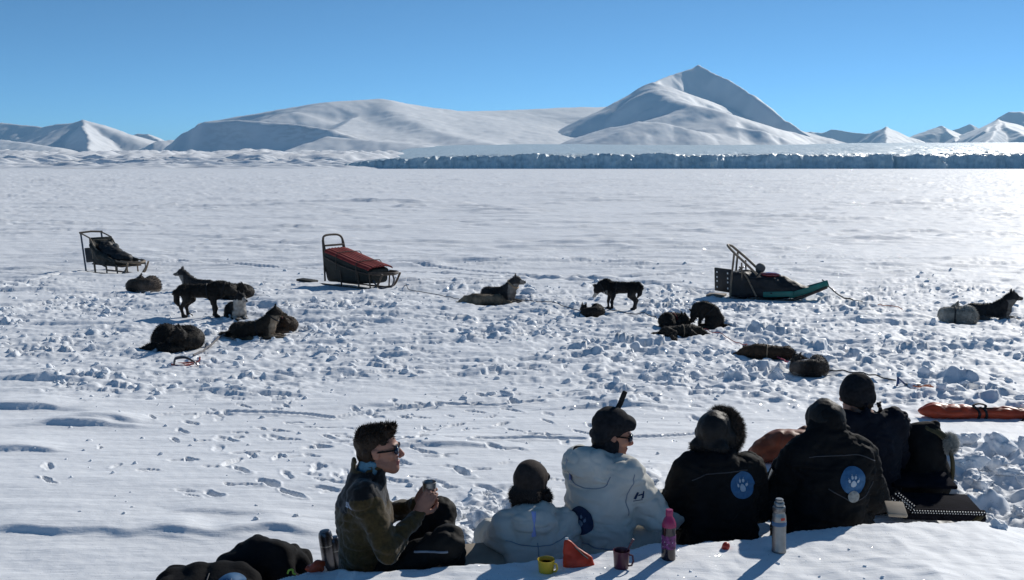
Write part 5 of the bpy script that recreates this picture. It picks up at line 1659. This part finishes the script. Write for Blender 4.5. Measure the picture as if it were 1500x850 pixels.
    t, o, S = blob_bag('parka', 'crumpled black parka heaped higher, between the badge parka and the flasks', 'parka', (x(392, 5.2), 5.2, z0 - .06), 0,
        [('ell', (-.12, .02, .18), (.17, .17, .17), .07), ('ell', (-.07, .05, .28), (.12, .13, .10), .07), ('ell', (.08, .05, .22), (.15, .16, .12), .06), ('ell', (.18, -.04, .14), (.12, .12, .09), .05), ('cap', (-.2, 0, .22), (.05, .0, .33), .07, .06, .06)], M_BLACKCLOTH, seed=29, fold=.018, fs=9)
    t, o, S = blob_bag('orange_cloth', 'crumpled orange cloth beside the two dark flasks', 'cloth', (x(460, 4.98), 4.98, .40), 0,
        [('ell', (0, 0, .02), (.05, .04, .03), .03), ('ell', (.025, 0, .045), (.03, .03, .025), .03)], M_ORANGE, h=.005, fold=.008, fs=22, seed=5)
    o = MB().tube(curve_pts([(-.02, 0, 0), (-.012, .0, .018), (.006, 0, .02), (.008, 0, .004), (.02, 0, -.005)], 6), .005, 8).build('lime_clip', M_LIME, None)
    o.location = (x(426, 4.85), 4.85, gz(x(426, 4.85), 4.85) + .015); tag(o, 'small lime green clip lying by the black parkas', 'clip')
    # ---- sitting pads and things in the hollow
    for px, py, Y, rz, w, lab in ((690, 820, 5.2, .2, .36, 'beige sitting pad in the snow in front of the fleece man'), (1312, 746, 5.62, -.2, .11, 'beige sitting pad under the edge of the dotted mat')):
        q = at_y(px, py, Y)
        o = MB().box((0, 0, 0), (w, .30 if w > .2 else .16, .025), None, .01).build('sitting_pad', M_BEIGE, None)
        o.location = q; o.rotation_euler = (radians(10), 0, rz); tag(o, lab, 'sitting pad')
    q = at_y(708, 812, 5.45)
    o = MB().lathe([(.032, 0), (.042, .004), (.046, .05), (.048, .052), (.044, .052), (.04, .008), (0, .008)], 24).build('bowl', M_DGREEN, None); o.location = q
    tag(o, 'dark green bowl in the snow left of the low white anorak', 'bowl')
    q = at_y(1137, 694, 5.75)
    o = MB().lathe([(.028, -.06), (.034, -.058), (.037, .02), (.038, .022), (.035, .022), (.03, -.05), (0, -.05)], 24).build('steel_cup', M_STEEL, None); o.location = q
    o.rotation_euler = (radians(12), radians(18), 0)
    tag(o, 'steel cup held between the two people in black suits', 'cup')
    # ---- orange bags
    p = on_ground(1150, 676)
    t, o, S = blob_bag('stuff_sack', 'rust orange stuff sack on the snow between the two black suits', 'bag', (p.x, p.y, p.z - .02), radians(4),
        [('cap', (-.20, 0, .10), (.18, .05, .15), .10, .14, .08), ('ell', (0, 0, .17), (.17, .13, .12), .06)], M_RUST, fold=.018, fs=9, seed=3)
    t, o, S = blob_bag('orange_jacket', 'bright orange bundle with a pointed top against the hooded black suit', 'bundle', (at_y(1186, 690, 7.2)[0], 7.2, .18), 0,
        [('cap', (0, 0, .12), (.05, 0, .36), .13, .05, .06), ('ell', (.03, 0, .2), (.11, .1, .16), .06)], M_ORANGE, fold=.012, fs=10, seed=8)
    p = on_ground(1424, 612)
    t = thing('long_bag', 'long orange gear bag tied with black straps, lying on the snow at right', 'bag', (p.x, p.y, p.z - .01), radians(-6)); t.scale = (1, .8, .62)
    S = SDF((-.7, -.25, -.05), (1.2, .25, .4), .012)
    S.chain([(-.45, 0, .10), (-.36, 0, .12), (-.1, 0, .11), (.05, 0, .095), (.3, 0, .10), (.6, 0, .09), (1.0, 0, .085)], [.07, .115, .11, .085, .10, .085, .08], .04)
    S.ell((-.25, 0, .10), (.24, .16, .10), .05)
    S.F = np.maximum(S.F, (-.0 - S.ax[2])[None, None, :].astype(np.float32))
    S.wrinkle(.010, 10, 5)
    S.build('bag_shell', M_ORANGE, t)
    for x0 in (.03, .10): mesh_obj('strap', *S.band((x0, 0, .09), (1, .15, .1), .014, .012).mesh(), M_STRAP, t)
    MB().tube(curve_pts([(.03, -.06, .17), (.0, -.02, .22), (.06, .02, .24), (.12, 0, .22), (.09, -.06, .17)], 8), .014, 8).build('strap_loop', M_STRAP, t)
    MB().tube(curve_pts([(-.38, .02, .225), (-.15, -.0, .222), (.05, -.02, .185), (.4, .0, .195), (.62, .02, .18)], 8), .010, 8).build('long_strap', M_STRAP, t)
    MB().tube(curve_pts([(.42, -.14, .01), (.5, -.1, .12), (.62, -.05, .19), (.8, 0, .20)], 8), .010, 8).build('side_strap', M_STRAP, t)
    # ---- black rucksack with an olive edge and a pale fur ruff
    q = (at_y(1345, 690, 6.75)[0], 6.75, .20)
    t, o, S = blob_bag('rucksack', 'bulging black rucksack with olive edging and pale fur, right of the beanie', 'rucksack', q, radians(-8),
        [('ell', (0, 0, .22), (.20, .17, .24), .08), ('ell', (-.02, 0, .40), (.17, .13, .12), .08), ('cap', (-.18, 0, .44), (.08, .0, .50), .055, .06, .05), ('ell', (.04, -.02, .12), (.18, .16, .13), .06)], M_BLACKSHELL, fold=.014, fs=8, seed=17)
    trim = curve_pts([(.06, -.03, .52), (.14, -.06, .47), (.185, -.08, .36), (.205, -.08, .24), (.195, -.08, .12), (.15, -.08, .02)], 8)
    MB().tube(trim, .014, 8).build('edging', M_OLIVETRIM, t)
    S2 = SDF((-.1, -.2, .35), (.3, .15, .62), .008); S2.cap((.02, -.04, .50), (.16, -.05, .45), .035, .03, .03); S2.wrinkle(.006, 14, 5); S2.build('olive_flap', M_OLIVETRIM, t)
    S3 = SDF((.02, -.25, .25), (.4, .15, .58), .009); S3.ell((.185, -.05, .41), (.045, .05, .065), .03)
    f0 = S3.build('fur_ruff', M_PALEFUR, t); fur(f0, 'fur', 6000, .026, M_PALEFUR, RNG, width=.0014, colored=False)
    MB().tube(curve_pts([(-.2, -.08, .5), (-.18, -.11, .53), (-.13, -.1, .55), (-.1, -.07, .52)], 6), .03, 8).build('strap_knot', M_BLACKSHELL, t)
    # ---- dark mat with dotted bands
    a = Vector(at_y(1375, 743, 6.15))
    t = thing('dotted_mat', 'dark folded mat with bands of white dots lying beside the snow blocks', 'mat', a, radians(-3))
    t.rotation_euler = (radians(6), radians(1), radians(-3))
    MB().box((0, .05, -.02), (.52, .34, .05), None, .02).build('mat_sheet', M_MATTE, t)
    MB().box((.0, .42, .03), (.42, .36, .03), None, .012).build('mat_back', M_MATTE, t)
    bd = MB(); dots = MB()
    def band(p, q, n, rows):
        p = Vector(p); q = Vector(q); d = (q - p).normalized(); n_ = int((q - p).length / .0165)
        side = Vector((0, -.35, .94)) if abs(d.x) > .9 else Vector((0, -.6, .8)).cross(d).cross(d) * -1
        side = Vector((-d.z, -.35, d.x)).normalized()
        w = .013 * rows
        bd.tube([p, (p + q) / 2, q], w * .75, 8, True, 1.0, side)
        for i in range(n_):
            for k in range(rows):
                c = p + d * .0165 * (i + (.5 if k % 2 else 0)) + side * (k - (rows - 1) / 2) * .017 + Vector((0, -.012 * rows * .75 - .002, .006))
                dots.box(c, (.007, .004, .006))
    band((-.21, -.115, .02), (.24, -.115, .022), 30, 2)
    band((-.30, -.06, .115), (-.19, -.10, .035), 8, 2); band((-.28, -.08, .075), (-.20, -.11, .02), 8, 2); band((-.33, -.05, .075), (-.25, -.09, .02), 6, 2)
    b = bd.build('dotted_band', M_MATTE, t); dots.build('white_dots', M_DOT, b, smooth=False)
    MB().tube([(.24, -.10, .02), (.20, -.115, -.02), (.16, -.12, -.06)], .02, 8).build('mat_edge', M_OLIVETRIM, t)
    # ---- pole behind the heads
    p = on_ground(1118, 638)
    # ---- lines and hooks
    rope('gang_line', 'grey tow line running down from the left dogs to the snow hook', [(338, 488), (320, 500), (300, 516), (284, 529)], .015, M_ROPE['grey'], seed=1)
    t = thing('snow_hook', 'small snow hook with red cord lying in front of the left dogs', 'hook', on_ground(272, 537), radians(15))
    h = MB(); h.tube(curve_pts([(-.14, 0, .03), (-.12, .0, .10), (.0, 0, .11), (.1, 0, .06), (.16, 0, .0)], 6), .012, 8); h.tube(curve_pts([(-.14, .1, .03), (-.12, .1, .10), (.0, .05, .11), (.08, 0, .07)], 6), .012, 8); h.build('hook_prongs', M_STEELDARK, t)
    h = MB(); h.tube(curve_pts([(.1, 0, .03), (.0, -.08, .03), (-.12, -.05, .03), (-.16, .05, .03), (.05, .1, .03), (.16, .02, .06), (.18, -.04, .12)], 8), .011, 6); h.build('cord', M_ROPE['red'], t)
    rope('tow_line', 'dark tow line from the grey and brown dog to the blue snow anchor', [(1206, 545), (1240, 550), (1275, 556), (1312, 561)], .008, M_ROPE['dark'], seed=2)
    t = thing('snow_anchor', 'blue and steel snow anchor on the snow above the long orange bag', 'anchor', on_ground(1322, 566), radians(-8))
    h = MB(); h.tube([(-.06, 0, 0), (-.055, 0, .10), (.02, 0, .03), (.1, 0, .02)], .012, 8); h.tube([(-.055, 0, .1), (-.03, .05, .02)], .012, 8); h.build('anchor_plate', M_ROPE['blue'], t)
    h = MB(); h.tube([(.02, 0, .025), (.13, .0, .025), (.2, .02, .02)], .014, 8); h.build('anchor_bar', M_STEEL, t)
    rope('cord_loop', 'loops of orange cord lying right of the blue snow anchor', [(1338, 569), (1352, 573), (1366, 574), (1362, 569), (1350, 570), (1345, 573)], .007, M_ROPE['orange'], seed=3)
    rope('lead_line', 'dark line running from the nose of the teal sled to the right', [(1204, 428, .22), (1222, 434, .06), (1240, 441), (1266, 448)], .014, M_ROPE['dark'], seed=4)
    rope('trail_cord', 'thin orange cord continuing right of the teal sled line', [(1268, 449), (1290, 450), (1308, 451), (1322, 456)], .007, M_ROPE['orange'], seed=5)
    rope('pink_line', 'pink line between the flat brown dog and the grey and brown dog', [(1128, 519), (1140, 527), (1154, 536)], .010, M_ROPE['pink'], seed=6)
    rope('tug_line', 'thin red line from the dogs by the hunched dog toward the brown dog', [(1024, 484), (1050, 494), (1085, 508), (1102, 516)], .006, M_ROPE['red'], seed=7)
    rope('picket_line', 'dark line on the snow between the alert dog and the small curled dog', [(752, 440), (780, 444), (815, 449), (850, 458)], .007, M_ROPE['dark'], seed=8)
    rope('neck_line', 'line trailing right from the standing dog past its shadow', [(882, 452), (905, 460), (930, 463), (962, 470)], .007, M_ROPE['dark'], seed=9)
    rope('sled_line', 'brown line lying in front of the red-topped sled', [(590, 423), (605, 428), (640, 434), (672, 442)], .008, M_ROPE['grey'], seed=10)
# ================================================================== dog sleds
M_ASH = mat('weathered_ash', (.20, .15, .105), rough=.65, var=(14, .3), bump=(60, .3, .002))
M_ASHDARK = mat('dark_wood', (.075, .052, .036), rough=.6, var=(14, .3), bump=(60, .3, .002))
M_BAGDARK = mat('sled_bag', (.020, .020, .015), rough=.7, var=(8, .35), bump=(22, .5, .012))
M_BAGBLACK = mat('sled_bag_black', (.012, .012, .013), rough=.6, var=(8, .3), bump=(22, .5, .012))
M_REDMAT = mat('red_mat', (.28, .030, .022), rough=.7, var=(14, .25), bump=(60, .3, .003))
M_TEALP = mat('teal_plastic', (.012, .16, .125), rough=.4, var=(8, .25), spec=.4)
M_GREYPLATE = mat('grey_plate', (.075, .082, .088), rough=.7, var=(8, .2))
M_GREYPACK = mat('grey_bundle', (.13, .13, .125), rough=.7, var=(10, .25), bump=(30, .4, .006))
M_GLOSSRED = mat('glossy_red_lid', (.22, .02, .02), rough=.12, var=(6, .2), spec=.7, coat=.6)

def runners(t, L0, L1, w, nose, m, tip=.34, kind='runner', h=.022):
    for s in (-1, 1):
        y = w * s
        MB().tube(curve_pts([(L0, y, .02), (L0 * .4, y, .02), (L1 * .5, y, .02), (L1 * .85, y, .03), (L1 + .12, y, .10), (L1 + nose, y, tip)], 8), h, 8).build(kind, m, t)
def build_sleds():
    # ---- far left: open basket seen from its front corner
    p = on_ground(172, 400)
    t = thing('dog_sled', 'dog sled with an open basket and tall rear frame at the far left', 'sled', p + Vector((0, 0, -.03)), radians(-37), 'dog sleds standing on the snow')
    DENTS.append((p.x, p.y, .9, .02))
    runners(t, -1.15, .62, .27, .28, M_ASH, .34)
    for x in (-.5, .0, .45):
        for s in (-1, 1): MB().tube([(x, .27 * s, .03), (x - .02, .27 * s, .26)], .017, 8).build('stanchion', M_ASH, t)
    MB().box((-.02, 0, .235), (1.25, .54, .03)).build('bed', M_ASHDARK, t)
    for s in (-1, 1):
        MB().tube(curve_pts([(-.62, .28 * s, .82), (-.42, .29 * s, .62), (.0, .30 * s, .42), (.5, .28 * s, .36), (.85, .2 * s, .34)], 8), .018, 8).build('side_rail', M_ASH, t)
        MB().tube([(-.50, .28 * s, .05), (-.56, .28 * s, .45), (-.66, .28 * s, .86)], .020, 8).build('basket_upright', M_ASH, t)
        MB().tube([(-.92, .27 * s, .03), (-1.0, .27 * s, .5), (-1.08, .27 * s, .98)], .022, 8).build('rear_upright', M_STEELDARK, t)
    MB().tube([(-1.08, -.30, .97), (-1.085, 0, .99), (-1.08, .30, .97)], .024, 8).build('handlebar', M_ASHDARK, t)
    MB().tube([(-1.08, .27, .96), (-.9, .28, .92), (-.67, .28, .86)], .018, 8).build('top_link', M_ASH, t)
    MB().tube([(-1.08, -.27, .96), (-.9, -.28, .92), (-.67, -.28, .86)], .018, 8).build('top_link', M_ASH, t)
    MB().box((-.665, 0, .80), (.04, .58, .14)).build('back_panel', M_BAGDARK, t)
    # the cloth basket: two sides and a back
    S = SDF((-.8, -.4, .1), (.8, .4, 1.0), .013)
    for s in (-1, 1): S.chain([(-.62, .285 * s, .70), (-.3, .30 * s, .48), (.4, .28 * s, .34)], [.05, .06, .05], .05)
    S.box((-.58, 0, .55), (.06, .54, .55), .02, .05, euler3(0, radians(-12), 0))
    S.box((-.1, 0, .29), (1.1, .52, .12), .04, .05)
    for s in (-1, 1): S.box((-.28, .275 * s, .40), (.6, .045, .32), .02, .05, euler3(0, radians(14), 0))
    S.wrinkle(.010, 8, 3); S.build('basket_cloth', M_BAGDARK, t)
    S = SDF((-.7, -.4, .2), (.8, .4, .95), .013)
    S.ell((-.2, .0, .48), (.36, .25, .20), .08).ell((.18, .02, .40), (.30, .24, .15), .08).ell((-.44, .03, .62), (.15, .24, .17), .08).wrinkle(.014, 8, 5)
    S.build('load', M_BAGBLACK, t)
    S = SDF((-.6, -.4, .3), (.4, .4, 1.0), .012); S.ell((-.32, .17, .62), (.10, .10, .10), .05).ell((.05, .1, .52), (.12, .09, .05), .04).wrinkle(.01, 10, 6)
    S.build('grey_roll', M_GREYPACK, t)
    MB().tube(curve_pts([(.60, -.27, .36), (.82, -.22, .35), (.98, 0, .34), (.82, .22, .35), (.60, .27, .36)], 8), .030, 8).build('brush_bow', M_ASH, t)
    MB().box((.72, 0, .30), (.34, .42, .03)).build('nose_cloth', M_BAGDARK, t)
    pl = MB().box((-.98, -.02, .42), (.03, .42, .36), Matrix.Rotation(radians(-9), 3, 'Y'), .01).build('drag_mat', M_GREYPLATE, t)
    for s in (-1, 1): MB().tube([(.62, .27 * s, .06), (.8, .25 * s, .2), (.86, .2 * s, .33)], .014, 8).build('front_strut', M_STEELDARK, t)
    # ---- middle: closed bag under a red ribbed mat
    p = on_ground(528, 419)
    t = thing('dog_sled', 'dog sled with a dark bag under a red ribbed mat, in the middle left', 'sled', p + Vector((0, 0, -.03)), radians(-40), 'dog sleds standing on the snow')
    DENTS.append((p.x, p.y, 1.0, .02))
    runners(t, -1.05, .66, .25, .30, M_ASHDARK, .36)
    rings = []
    for x, zb, zt, w in ((-.80, .10, .78, .29), (-.78, .08, .80, .30), (-.3, .09, .68, .30), (.2, .10, .55, .29), (.58, .14, .45, .27), (.62, .17, .43, .24)):
        ring = []
        for k in range(28):
            a = 2 * pi * k / 28
            cx, cz = cos(a), sin(a)
            e = .35
            yy = w * math.copysign(abs(cx) ** e, cx) * (.86 + .14 * (cz > 0)); zz = (zb + zt) / 2 + (zt - zb) / 2 * math.copysign(abs(cz) ** e, cz)
            ring.append((x - (.05 if x < -.7 else 0) * ((zz - zb) / (zt - zb)), yy, zz + .006 * sin(9 * x + 5 * yy)))
        rings.append(ring)
    MB().loft(rings).build('sled_bag', M_BAGDARK, t)
    mb = MB(); rows = []
    n = 46
    for x, z in ((-.74, .80), (-.5, .745), (-.2, .675), (.1, .60), (.35, .548), (.56, .51), (.64, .49)):
        rows.append([(x, -.34 + .68 * k / n, z + .016 * abs(sin(pi * 8 * k / n)) - .05 * (abs(k / n - .5) * 2) ** 4) for k in range(n + 1)])
    vs = [q for r in rows for q in r] + [(q[0], q[1], q[2] - .022) for r in rows for q in r]
    m_ = n + 1; N = len(rows) * m_
    fs = []
    for i in range(len(rows) - 1):
        for k in range(n):
            a = i * m_ + k
            fs.append((a, a + m_, a + m_ + 1, a + 1)); fs.append((a + N, a + 1 + N, a + m_ + 1 + N, a + m_ + N))
    for i in range(len(rows) - 1):
        for k in (0, n):
            a = i * m_ + k; q = (a, a + N, a + m_ + N, a + m_); fs.append(q if k else q[::-1])
    for i in (0, len(rows) - 1):
        for k in range(n):
            a = i * m_ + k; q = (a, a + 1, a + 1 + N, a + N); fs.append(q if i else q[::-1])
    mb.add(vs, fs).build('ribbed_mat', M_REDMAT, t)
    for x0, z0 in ((-.35, .735), (.28, .585)):
        MB().tube([(x0, -.36, z0 - .35), (x0, -.355, z0 - .04), (x0, -.30, z0 + .0), (x0, 0, z0 + .014), (x0, .30, z0 + .0), (x0, .355, z0 - .06)], .009, 8).build('lashing', M_ASHDARK, t)
    MB().tube(curve_pts([(-.76, -.27, .60), (-.86, -.27, .95), (-.90, -.20, 1.06), (-.91, 0, 1.08), (-.90, .20, 1.06), (-.86, .27, .95), (-.76, .27, .60)], 8), .024, 8).build('handlebar', M_ASHDARK, t)
    MB().tube([(-.82, -.27, .86), (-.82, .27, .86)], .022, 8).build('cross_bar', M_ASHDARK, t)
    for s in (-1, 1):
        MB().tube([(-.78, .31 * s, .10), (-.82, .29 * s, .5), (-.88, .27 * s, .98)], .020, 8).build('upright', M_ASHDARK, t)
        MB().tube(curve_pts([(-.8, .305 * s, .62), (-.2, .32 * s, .46), (.4, .31 * s, .36), (.75, .28 * s, .34)], 8), .018, 8).build('side_rail', M_ASHDARK, t)
        for x in (-.3, .25, .6): MB().tube([(x, .26 * s, .03), (x, .29 * s, .36)], .016, 8).build('stanchion', M_ASHDARK, t)
    MB().tube(curve_pts([(.6, -.30, .36), (.86, -.26, .36), (1.02, 0, .36), (.86, .26, .36), (.6, .30, .36)], 8), .032, 8).build('brush_bow', M_ASHDARK, t)
    MB().tube(curve_pts([(.62, -.2, .2), (.74, -.14, .06), (.9, 0, .05), (.98, .05, .2), (1.0, 0, .34)], 8), .02, 8).build('front_loop', M_STEELDARK, t)
    # the foot brake lying behind it
    p = on_ground(450, 413)
    o = MB().box((0, 0, .03), (.42, .26, .05), None, .02).build('foot_mat', M_BAGDARK, None)
    o.location = p; o.rotation_euler = (0, radians(4), radians(-25)); tag(o, 'dark rubber mat lying on the snow behind the red-topped sled', 'mat')
    # ---- right: low black bag, bent-wood handlebar and teal nose
    p = on_ground(1120, 436)
    t = thing('dog_sled', 'dog sled with a low black bag, bentwood handlebar and teal nose, at right', 'sled', p + Vector((0, 0, -.05)), radians(-21), 'dog sleds standing on the snow')
    DENTS.append((p.x, p.y, .95, .02))
    for s in (-1, 1):
        y = .25 * s
        MB().tube(curve_pts([(-1.05, y, .02), (-.3, y, .02), (.35, y, .03), (.62, y, .08), (.95, y * .85, .22), (1.16, y * .7, .32)], 8), .026, 8).build('runner', M_ASHDARK, t)
        MB().box((0, 0, 0), (.72, .012, .11)).build('nose_board', M_TEALP, t).matrix_local = Matrix.Translation((.82, .20 * s, .25)) @ Matrix.Rotation(radians(-6 * s), 4, 'Z') @ Matrix.Rotation(radians(-19), 4, 'Y')
        MB().box((0, 0, 0), (.55, .012, .10)).build('side_board', M_TEALP, t).matrix_local = Matrix.Translation((.28, .285 * s, .16)) @ Matrix.Rotation(radians(-4), 4, 'Y')
    MB().box((.98, 0, .27), (.36, .32, .012), Matrix.Rotation(radians(-19), 3, 'Y'), .004).build('nose_plate', M_TEALP, t)
    S = SDF((-.9, -.45, .0), (1.1, .45, .8), .013)
    S.box((-.48, 0, .30), (.34, .54, .48), .06, .08).box((-.1, 0, .27), (.7, .54, .40), .08, .12)
    S.ell((.25, 0, .24), (.45, .27, .20), .10).ell((.62, 0, .22), (.28, .2, .11), .08).cap((-.3, .0, .43), (.35, .0, .40), .14, .09, .1)
    S.wrinkle(.012, 7, 9); S.build('sled_bag', M_BAGBLACK, t)
    S = SDF((-.2, -.3, .3), (.5, .3, .7), .011); S.ell((.10, -.02, .50), (.20, .14, .05), .03); S.wrinkle(.004, 10, 2); S.build('red_lid', M_GLOSSRED, t)
    for s in (-1, 1):
        MB().tube(curve_pts([(-.12, .28 * s, .52), (-.36, .27 * s, .74), (-.58, .24 * s, .93), (-.68, .18 * s, 1.02)], 8), .024, 8).build('handlebar_side', M_ASH, t)
        MB().tube([(-.62, .26 * s, .05), (-.60, .26 * s, .5), (-.57, .24 * s, .90)], .020, 8).build('upright', M_ASH, t)
        MB().tube([(-.40, .275 * s, .40), (-.42, .27 * s, .74)], .016, 8).build('strut', M_ASH, t)
    MB().tube(curve_pts([(-.68, -.18, 1.02), (-.72, -.08, 1.045), (-.73, 0, 1.05), (-.72, .08, 1.045), (-.68, .18, 1.02)], 6), .024, 8).build('handlebar_top', M_ASH, t)
    MB().tube([(-.46, -.26, .60), (-.46, .26, .60)], .018, 8).build('cross_bar', M_ASHDARK, t)
    MB().tube([(-.46, -.27, .66), (-.3, -.3, .45), (-.12, -.305, .10)], .017, 8).build('brace', M_ASH, t)
    S = SDF((-.4, -.1, .4), (.2, .4, .85), .011); S.ell((-.12, .17, .60), (.10, .08, .10), .04).wrinkle(.008, 10, 4); S.build('grey_roll', M_GREYPACK, t)
    # hanging drag mat with two columns of studs
    dm = MB().box((0, 0, 0), (.045, .46, .46), None, .008).build('drag_mat', M_BAGBLACK, t)
    dm.matrix_local = Matrix.Translation((-.80, -.02, .36)) @ Matrix.Rotation(radians(52), 4, 'Z') @ Matrix.Rotation(radians(-3), 4, 'Y')
    for y in (-.15, .15):
        for z in (-.15, -.03, .05, .15): MB().box((0, y, z), (.054, .032, .036)).build('stud', M_DOT, dm, smooth=False)
    MB().box((-.93, 0, .06), (.34, .4, .03)).build('foot_board', M_ASH, t)
    MB().box((-1.15, 0, .03), (.3, .1, .03)).build('tail_bar', M_BAGBLACK, t)
# ================================================================== build
build_dogs()
build_sleds()
build_ground()
build_lumps()
build_mountains()
build_glacier()
build_haze()
build_people()
build_props()
